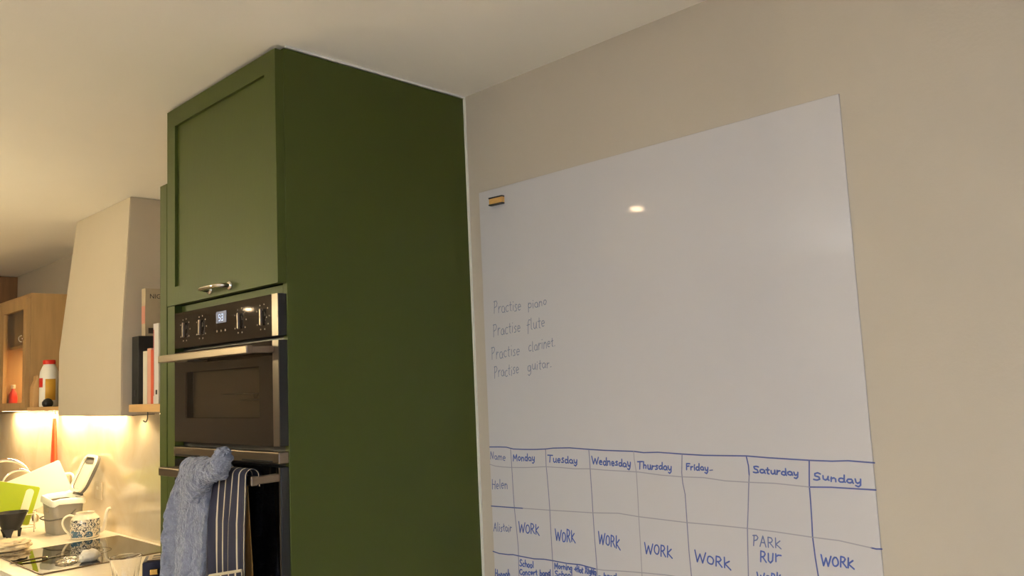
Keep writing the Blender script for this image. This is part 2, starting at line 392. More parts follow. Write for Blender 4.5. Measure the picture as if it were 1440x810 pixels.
# ---------------------------------------------------------------- cloths on the lower oven handle
BY, BZ = -.662, 1.398
def drape(xa, xb, front_z, back_z, gap, thick, nx=60, fold=.006, nf=3.0, top_narrow=0.0, skew=0.0, fuzz=0.0, seed=0.0, uvk=None, hang=0.0, ripple=0.0):
    """cloth over the bar: front leg, crest, back leg; returns bmesh (uv layer when uvk is given)"""
    prof = []  # (y, z, depth-below-top)
    R = .0085 + gap; zt = BZ + .0105
    nfr = 70
    for k in range(nfr): prof.append((BY-R, front_z + (zt-front_z)*k/(nfr-1), 0))
    for k in range(1, 12):
        a = PI - PI*k/12; prof.append((BY + R*math.cos(a), zt + R*math.sin(a)*.95, 1))
    for k in range(30): prof.append((BY+R, zt - (zt-back_z)*k/29, 2))
    bm = NB(); uvl = bm.loops.layers.uv.new('uv') if uvk else None
    def pos(t, j, off):
        y, z, leg = prof[j]
        dn = max(0.0, zt - z)
        g = min(1.0, dn/.10)
        fx = math.sin(t*nf*2*PI + seed + dn*2.0)*fold*g + math.sin(t*nf*4.3*PI + seed*2)*fold*.35*g
        x = xa + (xb-xa)*t
        xm = (xa+xb)/2
        x = xm + (x-xm)*(1 - top_narrow*(1-min(1, dn/.12))**2) + skew*dn
        sgn = -1 if leg == 0 else (1 if leg == 2 else 0)
        if leg == 1: nrm = Vector((0, y-BY, z-zt)).normalized()
        else: nrm = Vector((0, sgn, 0))
        p = Vector((x, y, z)) + nrm*(off + (abs(fx) + fx*.5 + hang*g if leg == 0 else abs(fx)*.25))
        if ripple and leg == 0: p.x += ripple*math.sin(z*34+seed)*g
        e = min(t, 1-t)
        if fuzz:
            p += nrm*fuzz*(nz(p, 90, seed)*1.0 + nz(p, 260, seed)*.8 + nz(p, 30, seed)*1.2)
            p.x += fuzz*.6*nz(p, 120, seed+9)
        return p
    ny = len(prof)
    A = [[bm.verts.new(pos(i/nx, j, thick)) for i in range(nx+1)] for j in range(ny)]
    B = [[bm.verts.new(pos(i/nx, j, 0.0)) for i in range(nx+1)] for j in range(ny)]
    def face(vs, ts):
        f = bm.faces.new(vs)
        if uvl:
            for lp, t in zip(f.loops, ts): lp[uvl].uv = (t*uvk[0]+uvk[1], 0)
    for j in range(ny-1):
        for i in range(nx):
            t0, t1 = i/nx, (i+1)/nx
            face((A[j][i], A[j][i+1], A[j+1][i+1], A[j+1][i]), (t0, t1, t1, t0))
            face((B[j][i+1], B[j][i], B[j+1][i], B[j+1][i+1]), (t1, t0, t0, t1))
        for i, t in ((0, 0), (nx, 1)):
            vs = (A[j][i], A[j+1][i], B[j+1][i], B[j][i]); face(vs if i == 0 else vs[::-1], (.5/uvk[0] if uvk else 0,)*4)
    for j in (0, ny-1):
        for i in range(nx):
            vs = (A[j][i], A[j][i+1], B[j][i+1], B[j][i]); face(vs, (i/nx, (i+1)/nx, (i+1)/nx, i/nx))
    return bm
# tan tea towel underneath the apron
t = thing('tea_towel', 'tan tea towel mostly hidden behind the striped apron', 'towel', (-.07, BY, BZ))
tobj('towel_cloth', drape(-.125, -.058, 1.05, 1.05, .0025, .0018, nx=24, fold=.0012, nf=1.2, seed=2.0, skew=.10), M['tan'], t, smooth=True)
# striped apron
t = thing('apron', 'navy apron with thin cream stripes hanging over the lower oven handle', 'apron', (-.1, BY, BZ))
tobj('apron_cloth', drape(-.164, -.002, .98, 1.385, .0060, .0022, nx=60, fold=.0050, nf=1.6, seed=.6, uvk=(5.0, .12), hang=.006, top_narrow=.10, ripple=.0012), M['stripe'], t, smooth=True)
def pocket():
    bm = NB(); uvl = bm.loops.layers.uv.new('uv'); nx = 40; rows = []
    x0, x1 = -.134, .014
    for k in range(12):
        f = k/11; row = []
        for i in range(nx+1):
            u = i/nx; ztop = 1.190 + .030*u; z = ztop - f*(ztop-1.0)
            row.append((x0+(x1-x0)*u, -.7025 - .004*math.sin(u*PI) - .003*math.sin(u*9), z))
        rows.append(row)
    A = [[bm.verts.new(Vector(p)) for p in r] for r in rows]; B = [[bm.verts.new(Vector(p)+Vector((0, .003, 0))) for p in r] for r in rows]
    for j in range(11):
        for i in range(nx):
            f = bm.faces.new((A[j][i], A[j][i+1], A[j+1][i+1], A[j+1][i]))
            for lp, u in zip(f.loops, (i/nx, (i+1)/nx, (i+1)/nx, i/nx)): lp[uvl].uv = (u*4.2+.42, 0)
            bm.faces.new((B[j][i+1], B[j][i], B[j+1][i], B[j+1][i+1]))
        for i in (0, nx): bm.faces.new((A[j][i], A[j+1][i], B[j+1][i], B[j][i]))
    for i in range(nx):
        bm.faces.new((A[0][i], A[0][i+1], B[0][i+1], B[0][i])); bm.faces.new((A[11][i], A[11][i+1], B[11][i+1], B[11][i]))
    return bm, [r for r in rows[0]]
pk, edge = pocket()
po = tobj('pocket', pk, M['stripe'], t, smooth=True, auto=50)
b = NB(); tube(b, [Vector(p)+Vector((0, .001, .001)) for p in edge], .0032, 8)
tag(tobj('pocket_binding', b, mat('cream_binding', srgb(186, 172, 142), .8), po, smooth=True), 'cream bound edge')
# fluffy blue towel with bunched neck hooked over the handle
t = thing('hand_towel', 'fluffy blue towel bunched at the top and hooked on the lower oven handle', 'towel', (-.3, BY, BZ))
tobj('towel_cloth', drape(-.318, -.150, .93, 1.25, .0070, .017, nx=120, fold=.012, nf=1.45, seed=1.1, fuzz=.0032, top_narrow=.12, skew=-.13, hang=.004), M['fleece'], t, smooth=True)
def fuzzy_tube(bm, pts, rad, n=36, seed=0.0, amp=.0028):
    P = spline(pts, 14); k = len(P)-1
    rr = []
    for i in range(k+1):
        f = i/k*(len(rad)-1); a = int(min(f, len(rad)-2)); rr.append(rad[a]+(rad[a+1]-rad[a])*(f-a))
    m = NB(); tube(m, P, rr, n)
    for v in m.verts:
        d = Vector((nz(v.co, 95, seed), nz(v.co, 95, seed+3), nz(v.co, 95, seed+7)))
        v.co += d*amp*1.3 + Vector((nz(v.co, 230, seed), nz(v.co, 230, seed+5), nz(v.co, 230, seed+8)))*amp
    me = bpy.data.meshes.new('tmp'); m.to_mesh(me); m.free(); bm.from_mesh(me); bpy.data.meshes.remove(me)
b = NB()
fuzzy_tube(b, [(-.205, -.700, 1.362), (-.185, -.704, 1.385), (-.155, -.706, 1.404), (-.125, -.706, 1.415), (-.094, -.704, 1.418), (-.075, -.702, 1.426)], [.028, .030, .027, .021, .020, .017], seed=1.0)
fuzzy_tube(b, [(-.088, -.702, 1.410), (-.078, -.702, 1.432), (-.073, -.700, 1.450), (-.073, -.697, 1.464), (-.074, -.695, 1.471)], [.018, .022, .021, .017, .006], seed=4.0)
fuzzy_tube(b, [(-.150, -.706, 1.392), (-.148, -.706, 1.418), (-.145, -.704, 1.432), (-.144, -.703, 1.438)], [.022, .019, .014, .005], seed=6.0)
tobj('bunched_loop', b, M['fleece'], t, smooth=True)

# ---------------------------------------------------------------- whiteboard
wb = thing('whiteboard', 'large glossy whiteboard with a blue hand drawn weekday timetable', 'whiteboard', (.5535, 0, 1.5))
tobj('board_panel', bx(.0468, 1.0602, -.0030, -.0003, .90, 2.1106, bev=.0006, seg=1), M['board'], wb)
INK = """3 0 480,14120 870,14130 1110,14130 1370,14090 1760,14090 2160,14100 2510,14120 2770,14150 3310,14170 3930,14150 4380,14140 4840,14140 5250,14140 5500,14120 5890,14140 6540,14120 7070,14110 7560,14120 8060,14130 8530,14110 9390,14090 9840,14090 10140,14110 10630,14090
4 1 450,13660 680,13620 920,13610 1290,13610 1800,13630 2470,13680 3020,13680 3430,13670 3900,13690 4350,13680 4970,13680 5330,13680 5940,13640 6480,13630 7030,13640 7530,13600 8070,13600 8640,13610 9350,13580
3 2 9350,13580 9790,13600 10610,13600
3 3 450,12560 1270,12580 1610,12590
4 4 1610,12590 2420,12610 3930,12660 4690,12710 5250,12680 6530,12660 7200,12670 7970,12670 8560,12660 9320,12630 9840,12620 10430,12550
3 5 10430,12550 10520,12540 10620,12550
3 6 440,11380 670,11350 1010,11360 1200,11380 1380,11370 1930,11360 2270,11390 2560,11390 3020,11380 3450,11400 3920,11360
4 7 3920,11360 4140,11360 4600,11400 5000,11430 5870,11480 6320,11480
5 8 1270,14080 1280,13750 1290,13290 1300,12830 1310,12580 1350,12110 1390,11580 1380,11360 1370,10830
5 9 2510,14130 2500,13700 2520,13440 2540,12970 2550,12640 2550,12050 2560,11400 2550,10980
5 10 3910,14120 3920,13930 3920,13590 3930,13060 3930,12680 3940,12020 3960,11370 3950,11170
4 11 5230,14140 5230,13980 5270,13660 5270,13180 5260,12670 5260,12000 5250,11340
5 12 6520,14110 6480,13710 6490,13490 6530,13260 6530,12660 6530,12060 6550,11540
3 13 8060,14110 8090,13930 8090,13750
5 14 8090,13750 8050,13430 8010,13070 7960,12670 7930,12210 7900,11690
3 15 9390,14070 9370,13850 9350,13590 9350,13310 9340,12900 9330,12640 9350,12240 9380,11890
1 17 500,13800 520,14000 590,13810 620,13990
1 17 730,13890 700,13890 670,13890 660,13860 660,13840 670,13810 700,13800 720,13800 740,13830 760,13850 740,13870 750,13810 760,13800
1 17 810,13900 800,13790
1 17 800,13860 840,13900 860,13860 860,13790
1 17 870,13860 900,13900 930,13860 930,13790
1 17 980,13840 1060,13840 1060,13850 1050,13870 1020,13890 1000,13880 980,13860 980,13820 990,13790 1020,13780 1040,13790
2 18 1350,13780 1370,13940 1420,13840 1480,13950 1490,13790
2 18 1580,13900 1560,13890 1540,13870 1540,13830 1550,13810 1570,13800 1590,13810 1620,13840 1620,13860 1600,13890 1580,13900
2 18 1660,13890 1660,13790
2 18 1660,13860 1700,13890 1730,13870 1730,13800
2 18 1850,13880 1830,13900 1800,13900 1790,13880 1780,13850 1780,13820 1800,13810 1820,13800 1840,13820 1860,13840 1850,13870
2 18 1870,13980 1860,13820 1870,13800
2 18 1970,13890 1950,13900 1920,13890 1900,13870 1910,13840 1920,13820 1940,13810 1960,13810 1990,13830 1990,13860 1980,13890 1990,13830 2000,13810
2 18 2040,13910 2040,13840 2060,13820 2100,13850
2 18 2110,13910 2100,13790 2060,13750 2030,13760
1 19 530,13260 520,13010
1 19 640,13230 620,13020
1 19 520,13140 630,13130
1 19 680,13090 760,13100 760,13100 750,13140 730,13160 700,13150 680,13110 680,13070 690,13040 720,13030 740,13040
1 19 820,13280 810,13060 820,13040
1 19 880,13120 950,13130 960,13130 940,13170 930,13190 890,13180 870,13140 870,13100 890,13060 910,13050 930,13070
1 19 1000,13180 1000,13050
1 19 1000,13130 1040,13180 1080,13150 1080,13050
2 20 2570,13970 2740,13970
2 20 2660,13970 2630,13800
2 20 2760,13900 2760,13820 2790,13800 2840,13830 2850,13900 2840,13820 2860,13800
2 20 2890,13850 2980,13850 2980,13850 2970,13890 2950,13900 2920,13890 2900,13860 2900,13830 2910,13810 2940,13800 2960,13810
2 20 3100,13910 3070,13920 3040,13890 3090,13850 3080,13810 3020,13810
2 20 3220,13870 3200,13880 3170,13890 3150,13870 3140,13850 3140,13820 3160,13800 3190,13800 3210,13810 3230,13830 3230,13850
2 20 3240,13960 3230,13810 3250,13800
2 20 3360,13880 3330,13890 3310,13880 3280,13860 3280,13830 3300,13810 3330,13800 3350,13800 3370,13820 3380,13850 3380,13870 3370,13820 3400,13800
2 20 3430,13890 3440,13820 3470,13810 3510,13840
2 20 3520,13890 3510,13780 3470,13740 3430,13760
2 21 3990,13990 4030,13810 4090,13940 4130,13810 4190,13970
2 21 4220,13860 4290,13860 4290,13860 4280,13890 4260,13900 4230,13890 4220,13870 4210,13840 4230,13810 4250,13810 4280,13810
2 21 4400,13870 4380,13890 4360,13890 4340,13870 4330,13840 4330,13820 4350,13800 4370,13790 4390,13810 4410,13830 4410,13860
2 21 4430,13970 4410,13810 4420,13790
2 21 4460,13900 4450,13800
2 21 4460,13870 4510,13900 4530,13880 4530,13800
2 21 4580,13840 4650,13840 4650,13850 4640,13870 4620,13890 4590,13880 4580,13850 4580,13830 4590,13800 4610,13790 4640,13800
2 21 4750,13890 4730,13900 4700,13880 4740,13840 4740,13810 4680,13810
2 21 4860,13860 4840,13870 4820,13870 4800,13860 4790,13840 4790,13810 4810,13790 4830,13790 4850,13800 4860,13820 4870,13840
2 21 4880,13950 4870,13800 4880,13790
2 21 4970,13860 4950,13870 4930,13860 4910,13840 4910,13810 4920,13790 4940,13780 4970,13790 4990,13810 5000,13830 4990,13850 4990,13800 5000,13780
2 21 5040,13900 5050,13820 5070,13800 5110,13830
2 21 5120,13890 5100,13770 5070,13720 5030,13740
2 22 5320,13910 5460,13920
2 22 5390,13920 5370,13750
2 22 5490,13920 5480,13770
2 22 5480,13820 5520,13850 5550,13830 5540,13770
2 22 5600,13850 5600,13770 5630,13750 5660,13780 5670,13850 5670,13770 5680,13750
2 22 5720,13840 5710,13760
2 22 5710,13800 5750,13830 5780,13830
2 22 5870,13840 5840,13850 5810,13830 5850,13800 5850,13770 5800,13760
2 22 5970,13840 5950,13850 5930,13840 5910,13830 5900,13810 5900,13790 5920,13770 5940,13770 5960,13780 5970,13800 5980,13820
2 22 5990,13920 5980,13780 5990,13770
2 22 6090,13840 6060,13850 6040,13830 6020,13820 6020,13790 6030,13770 6060,13760 6080,13770 6100,13780 6110,13810 6090,13830 6100,13780 6110,13760
2 22 6140,13850 6150,13780 6170,13760 6210,13790
2 22 6220,13840 6210,13730 6170,13690 6140,13710
2 23 6610,13790 6620,13920 6700,13920
2 23 6620,13860 6680,13870
2 23 6720,13860 6720,13790
2 23 6720,13830 6750,13860 6770,13860
2 23 6810,13860 6810,13790
2 23 6810,13890 6820,13900
2 23 6920,13850 6900,13860 6880,13860 6860,13850 6850,13830 6850,13810 6870,13790 6890,13790 6910,13800 6920,13820 6920,13840
2 23 6930,13930 6920,13800 6930,13790
2 23 7020,13860 7000,13870 6980,13860 6960,13840 6960,13820 6970,13810 6990,13800 7010,13800 7030,13820 7030,13840 7030,13850 7030,13810 7040,13800
2 23 7070,13860 7080,13810 7090,13790 7130,13810
2 23 7140,13860 7130,13770 7100,13730 7060,13750
1 24 7180,13800 7250,13810
2 25 8310,13920 8260,13930 8210,13920 8220,13880 8280,13860 8300,13810 8240,13800 8190,13810
2 25 8410,13870 8390,13870 8360,13870 8340,13850 8340,13830 8350,13810 8380,13800 8410,13810 8430,13820 8440,13840 8430,13860 8430,13820 8450,13800
2 25 8510,13910 8500,13800 8530,13790
2 25 8470,13870 8540,13870
2 25 8580,13860 8580,13810 8610,13790 8650,13810 8660,13870 8660,13800 8670,13790
2 25 8710,13870 8700,13790
2 25 8710,13830 8740,13860 8770,13860
2 25 8870,13840 8860,13850 8830,13850 8810,13840 8800,13820 8800,13800 8820,13790 8850,13780 8870,13790 8880,13810 8880,13830
2 25 8890,13910 8890,13790 8900,13780
2 25 9000,13850 8980,13860 8950,13850 8930,13840 8930,13820 8940,13800 8970,13790 8990,13790 9020,13810 9020,13830 9010,13850 9020,13800 9030,13790
2 25 9060,13850 9070,13800 9090,13790 9130,13810
2 25 9140,13850 9130,13760 9100,13730 9060,13740
2 26 9590,13840 9540,13860 9480,13840 9480,13800 9560,13780 9570,13740 9510,13720 9450,13730
2 26 9640,13810 9640,13750 9680,13730 9720,13750 9740,13800 9730,13740 9750,13730
2 26 9800,13790 9790,13710
2 26 9790,13760 9850,13780 9880,13760 9880,13710
2 26 10030,13770 10000,13780 9980,13780 9950,13770 9940,13750 9940,13730 9960,13710 9990,13710 10020,13710 10040,13740 10040,13750
2 26 10050,13840 10040,13720 10060,13710
2 26 10180,13770 10150,13770 10120,13770 10100,13750 10090,13730 10110,13710 10140,13700 10170,13710 10190,13720 10200,13740 10190,13760 10200,13710 10210,13700
2 26 10250,13780 10260,13720 10290,13700 10340,13730
2 26 10350,13780 10340,13670 10300,13640 10250,13660
1 27 500,11910 570,12130 610,11920
1 27 530,12000 600,12000
1 27 670,12150 660,11940 670,11920
1 27 730,12050 720,11930
1 27 730,12100 730,12110
1 27 840,12030 800,12040 780,12010 820,11970 810,11940 770,11920
1 27 890,12130 890,11960 910,11950
1 27 860,12060 920,12080
1 27 1000,12060 990,12070 960,12050 950,12030 950,12000 960,11970 980,11950 1000,11960 1020,11990 1020,12020 1020,12050 1020,11980 1030,11960
1 27 1070,12050 1070,11940
1 27 1080,12110 1080,12110
1 27 1130,12080 1120,11970
1 27 1120,12020 1150,12070 1180,12070
2 28 1450,12240 1480,11970 1550,12170 1590,11980 1670,12230
2 28 1750,12180 1720,12160 1700,12110 1690,12060 1700,12010 1730,11980 1760,11980 1790,12000 1820,12040 1820,12100 1810,12150 1780,12180 1750,12180
2 28 1870,11980 1880,12230 1950,12220 1980,12170 1940,12110 1870,12090
2 28 1910,12090 1990,11990
2 28 2050,12220 2040,11980
2 28 2140,12170 2040,12080 2150,11960
2 29 2700,12170 2730,11900 2790,12100 2820,11900 2900,12160
2 29 2970,12110 2940,12080 2930,12040 2920,11980 2930,11920 2940,11890 2970,11890 3000,11910 3020,11960 3030,12020 3020,12070 3000,12100 2970,12110
2 29 3070,11900 3090,12200 3150,12180 3170,12120 3140,12050 3080,12030
2 29 3110,12040 3170,11900
2 29 3230,12180 3220,11920
2 29 3310,12120 3230,12020 3330,11900
2 30 4070,12240 4090,11960 4160,12170 4180,11950 4260,12210
2 30 4330,12170 4310,12150 4290,12100 4280,12050 4280,11990 4310,11960 4330,11950 4360,11970 4380,12020 4380,12070 4380,12130 4360,12160 4330,12170
2 30 4420,11930 4440,12190 4500,12170 4520,12120 4500,12060 4440,12050
2 30 4470,12050 4530,11930
2 30 4590,12190 4570,11910
2 30 4670,12110 4580,12010 4680,11880
2 31 5380,12120 5410,11880 5480,12060 5520,11880 5600,12110
2 31 5690,12100 5660,12080 5640,12040 5630,11990 5640,11940 5670,11910 5700,11900 5730,11920 5750,11970 5760,12020 5750,12070 5720,12100 5690,12100
2 31 5800,11870 5820,12110 5890,12100 5910,12050 5880,12000 5810,11980
2 31 5850,11980 5920,11870
2 31 5990,12110 5970,11870
2 31 6080,12050 5980,11960 6090,11860
2 32 6680,12100 6720,11860 6800,12030 6850,11850 6940,12070
2 32 7040,12010 7000,12000 6980,11960 6970,11920 6980,11880 7010,11860 7050,11850 7090,11860 7110,11900 7120,11940 7100,11980 7070,12000 7040,12010
2 32 7170,11830 7190,12030 7270,12020 7300,11970 7260,11930 7180,11920
2 32 7220,11920 7310,11820
2 32 7380,12030 7370,11820
2 32 7490,11960 7380,11900 7510,11790
1 33 8070,12340 8100,12550
1 33 8070,12540 8150,12550 8180,12510 8150,12460 8090,12440
1 33 8210,12340 8290,12550 8340,12340
1 33 8240,12420 8320,12420
1 33 8390,12340 8400,12540 8470,12530 8490,12490 8470,12450 8400,12430
1 33 8430,12430 8500,12350
1 33 8560,12540 8550,12350
1 33 8650,12490 8560,12420 8660,12340
2 34 8200,12040 8220,12250 8290,12240 8310,12200 8280,12150 8210,12130
2 34 8250,12140 8320,12040
2 34 8380,12220 8370,12080 8410,12040 8460,12090 8480,12230
2 34 8530,12080 8540,12230
2 34 8540,12180 8590,12210 8650,12210
2 35 8100,11820 8130,11620 8180,11770 8200,11630 8260,11820
2 35 8320,11780 8300,11760 8280,11730 8280,11690 8290,11660 8300,11640 8330,11640 8350,11650 8360,11680 8370,11720 8360,11760 8350,11780 8320,11780
2 35 8400,11640 8420,11840 8470,11830 8480,11790 8460,11750 8410,11730
2 35 8440,11730 8490,11650
2 35 8540,11870 8520,11670
2 35 8600,11830 8530,11750 8610,11660
2 36 9470,12320 9500,12120 9560,12270 9590,12120 9660,12310
2 36 9730,12300 9710,12280 9690,12250 9680,12210 9690,12160 9710,12140 9740,12140 9770,12160 9790,12190 9790,12240 9780,12270 9760,12300 9730,12300
2 36 9830,12140 9850,12330 9910,12320 9930,12290 9900,12240 9840,12230
2 36 9870,12230 9940,12140
2 36 9990,12320 9970,12140
2 36 10070,12280 9980,12210 10080,12130
2 37 1500,11270 1470,11290 1430,11260 1440,11220 1480,11190 1490,11150 1450,11120 1410,11140
2 37 1580,11200 1560,11210 1540,11200 1530,11180 1520,11160 1530,11130 1560,11130 1570,11130
2 37 1620,11290 1610,11130
2 37 1610,11180 1640,11220 1670,11190 1670,11130
2 37 1730,11210 1710,11200 1700,11180 1700,11150 1710,11130 1730,11120 1740,11130 1750,11150 1760,11180 1750,11200 1730,11210
2 37 1820,11210 1800,11200 1790,11180 1790,11150 1800,11130 1810,11120 1830,11130 1850,11160 1850,11180 1840,11200 1820,11210
2 37 1890,11290 1890,11150 1890,11140
2 38 1490,11030 1460,11040 1440,11040 1410,11010 1400,10970 1410,10940 1430,10920 1450,10910 1480,10930
2 38 1550,10990 1520,10980 1510,10960 1500,10940 1520,10920 1540,10910 1560,10920 1570,10940 1580,10970 1560,10990 1550,10990
2 38 1610,11000 1610,10920
2 38 1610,10970 1640,11010 1670,10980 1670,10930
2 38 1770,11010 1750,11020 1720,11010 1710,10990 1710,10960 1720,10940 1740,10940 1760,10950
2 38 1800,10990 1860,11000 1860,11000 1850,11020 1840,11030 1810,11020 1800,11000 1800,10980 1810,10960 1820,10960 1840,10970
2 38 1890,11030 1890,10960
2 38 1890,10990 1920,11030 1950,11030
2 38 1990,11090 1990,10980 2010,10970
2 38 1960,11050 2010,11050
2 38 2120,11110 2110,10970
2 38 2110,11010 2120,11030 2130,11040 2150,11050 2170,11030 2170,11000 2160,10980 2140,10980 2110,10980 2110,11000
2 38 2250,11060 2230,11060 2210,11050 2200,11030 2200,11010 2210,10990 2230,10990 2250,10990 2260,11010 2270,11030 2260,11050 2260,11000 2280,10990
2 38 2300,11070 2300,10990
2 38 2300,11040 2330,11070 2360,11060 2360,11000
2 38 2450,11080 2430,11100 2420,11090 2400,11080 2390,11060 2390,11040 2410,11020 2420,11020 2440,11030 2460,11050 2450,11070
2 38 2470,11160 2450,11030 2470,11020
2 39 2620,11200 2630,11340 2670,11250 2720,11350 2710,11210
2 39 2780,11290 2760,11290 2750,11270 2750,11250 2760,11230 2770,11220 2790,11230 2800,11250 2810,11270 2800,11290 2780,11290
2 39 2840,11290 2840,11220
2 39 2830,11260 2860,11290 2880,11290
2 39 2910,11310 2900,11230
2 39 2910,11280 2940,11300 2960,11290 2960,11230
2 39 3000,11300 3000,11220
2 39 3000,11340 3010,11340
2 39 3040,11310 3030,11230
2 39 3040,11280 3070,11310 3090,11290 3090,11240
2 39 3170,11290 3160,11310 3140,11300 3130,11290 3120,11270 3120,11250 3130,11240 3150,11240 3170,11240 3170,11270 3180,11280
2 39 3180,11300 3170,11210 3140,11180 3120,11200
2 40 3260,11270 3320,11280
2 40 3300,11320 3290,11240
2 40 3350,11370 3340,11220
2 40 3400,11350 3390,11220
2 40 3340,11300 3400,11300
2 40 3450,11280 3430,11280 3420,11260 3420,11240 3430,11220 3440,11210 3460,11220 3470,11240 3470,11260 3460,11280 3450,11280
2 40 3510,11330 3500,11220 3520,11210
2 40 3490,11290 3530,11300
2 40 3600,11370 3650,11220
2 40 3650,11370 3590,11220
2 40 3690,11350 3680,11230 3690,11220
2 40 3670,11310 3700,11310
2 40 3760,11290 3750,11300 3730,11300 3730,11290 3720,11270 3720,11250 3730,11230 3740,11230 3750,11230 3760,11260 3760,11280
2 40 3770,11300 3760,11200 3740,11160 3720,11180
2 40 3790,11220 3800,11350 3840,11220 3860,11350
2 40 3910,11290 3900,11300 3890,11300 3880,11290 3870,11270 3870,11240 3880,11230 3900,11220 3910,11230 3920,11250 3920,11280
2 40 3920,11300 3910,11190 3890,11160 3870,11180
2 41 2710,11150 2680,11160 2630,11140 2640,11100 2690,11080 2700,11050 2660,11020 2620,11030
2 41 2810,11090 2780,11100 2760,11090 2740,11080 2740,11050 2760,11040 2780,11030 2800,11040
2 41 2850,11170 2840,11050
2 41 2840,11090 2880,11120 2910,11100 2910,11050
2 41 2980,11120 2960,11110 2950,11100 2940,11080 2950,11060 2980,11050 3000,11060 3010,11080 3010,11100 3000,11120 2980,11120
2 41 3080,11130 3060,11120 3050,11100 3050,11080 3060,11060 3080,11050 3100,11070 3110,11090 3120,11110 3110,11120 3090,11130
2 41 3170,11200 3160,11080 3170,11070
2 42 4000,11210 4060,11210
2 42 4170,11300 4160,11200
2 42 4160,11220 4170,11240 4190,11250 4210,11250 4220,11240 4220,11220 4210,11210 4190,11200 4170,11200 4160,11220
2 42 4310,11260 4290,11260 4270,11260 4260,11240 4260,11230 4260,11210 4280,11210 4310,11220 4320,11230 4320,11240 4320,11260 4320,11230 4330,11210
2 42 4360,11260 4350,11210
2 42 4360,11240 4390,11260 4410,11250 4420,11210
2 42 4500,11280 4490,11280 4470,11280 4450,11270 4450,11260 4450,11240 4470,11230 4480,11230 4500,11240 4510,11250 4510,11270
2 42 4520,11330 4520,11250 4530,11230
2 43 510,10930 490,10720
2 43 580,10920 570,10730
2 43 500,10830 570,10830
2 43 650,10820 630,10820 620,10810 610,10790 610,10750 620,10730 630,10720 650,10720 660,10750 670,10780 660,10810 660,10740 670,10720
2 43 710,10850 700,10730
2 43 700,10810 730,10850 750,10820 760,10740
2 43 800,10850 790,10730
2 43 800,10810 830,10850 850,10830 850,10740
2 43 930,10870 910,10880 890,10860 880,10840 880,10800 890,10770 910,10760 930,10770 940,10800 940,10830 940,10860 940,10790 950,10770
2 43 990,10980 970,10770
2 43 980,10840 1010,10890 1030,10860 1030,10770
0 44 880,17700 910,18030
0 44 880,18010 980,18030 1010,17960 980,17880 900,17850
0 44 1060,17870 1050,17700
0 44 1060,17790 1100,17860 1140,17860
0 44 1260,17850 1230,17860 1190,17850 1180,17800 1170,17750 1190,17710 1210,17690 1250,17700 1280,17730 1290,17780 1280,17830 1280,17720 1290,17680
0 44 1430,17850 1400,17870 1360,17850 1330,17810 1330,17760 1350,17710 1380,17700 1420,17720
0 44 1510,17950 1500,17730 1530,17710
0 44 1470,17870 1550,17870
0 44 1610,17860 1600,17710
0 44 1610,17930 1610,17950
0 44 1750,17850 1700,17870 1670,17820 1720,17760 1720,17700 1650,17690
0 44 1790,17780 1880,17790 1880,17790 1870,17840 1840,17860 1810,17850 1790,17810 1780,17750 1800,17710 1830,17700 1860,17720
0 45 2160,17860 2150,17620
0 45 2150,17780 2170,17820 2190,17850 2230,17850 2250,17830 2260,17790 2250,17750 2210,17730 2180,17730 2160,17760
0 45 2320,17840 2320,17710
0 45 2330,17900 2330,17910
0 45 2470,17840 2440,17850 2400,17830 2380,17800 2380,17760 2400,17730 2430,17720 2460,17720 2480,17750 2500,17790 2480,17830 2490,17740 2500,17720
0 45 2550,17860 2540,17730
0 45 2550,17820 2600,17860 2630,17830 2630,17740
0 45 2750,17880 2710,17870 2700,17840 2690,17800 2710,17770 2730,17760 2760,17770 2780,17810 2790,17840 2770,17870 2750,17880
0 46 820,17060 840,17400
0 46 820,17380 920,17400 950,17340 910,17250 840,17220
0 46 1000,17290 990,17100
0 46 990,17200 1040,17290 1080,17280
0 46 1200,17260 1170,17260 1140,17240 1120,17200 1110,17160 1120,17120 1150,17100 1190,17110 1220,17150 1230,17200 1210,17240 1210,17140 1240,17110
0 46 1370,17270 1340,17290 1300,17270 1280,17230 1270,17170 1290,17120 1330,17110 1360,17130
0 46 1450,17380 1440,17150 1470,17120
0 46 1410,17290 1490,17300
0 46 1550,17300 1530,17140
0 46 1550,17380 1560,17390
0 46 1690,17280 1650,17300 1610,17250 1670,17200 1660,17140 1600,17130
0 46 1730,17220 1820,17230 1820,17240 1810,17280 1780,17300 1750,17290 1740,17250 1730,17190 1740,17150 1780,17140 1810,17160
0 47 2200,17410 2150,17420 2120,17360 2100,17060
0 47 2070,17280 2170,17300
0 47 2230,17460 2220,17190 2250,17160
0 47 2310,17330 2310,17200 2350,17170 2390,17220 2410,17340 2400,17200 2420,17180
0 47 2510,17440 2500,17200 2530,17180
0 47 2460,17350 2550,17360
0 47 2590,17280 2690,17300 2690,17300 2670,17350 2650,17360 2610,17350 2590,17310 2590,17260 2610,17220 2630,17210 2670,17230
0 48 720,16460 740,16790
0 48 710,16770 810,16790 840,16730 800,16650 730,16610
0 48 900,16660 890,16470
0 48 900,16570 940,16650 980,16640
0 48 1110,16640 1080,16650 1040,16630 1020,16590 1020,16530 1030,16490 1060,16470 1100,16490 1120,16530 1130,16570 1120,16620 1120,16510 1140,16480
0 48 1280,16650 1250,16670 1210,16660 1180,16610 1180,16560 1210,16510 1240,16500 1270,16520
0 48 1370,16770 1350,16530 1380,16510
0 48 1330,16680 1410,16690
0 48 1470,16690 1460,16530
0 48 1470,16780 1470,16790
0 48 1610,16670 1570,16680 1540,16640 1590,16580 1590,16530 1520,16520
0 48 1660,16610 1760,16620 1750,16630 1750,16670 1710,16690 1680,16670 1660,16630 1660,16580 1670,16540 1700,16530 1730,16550
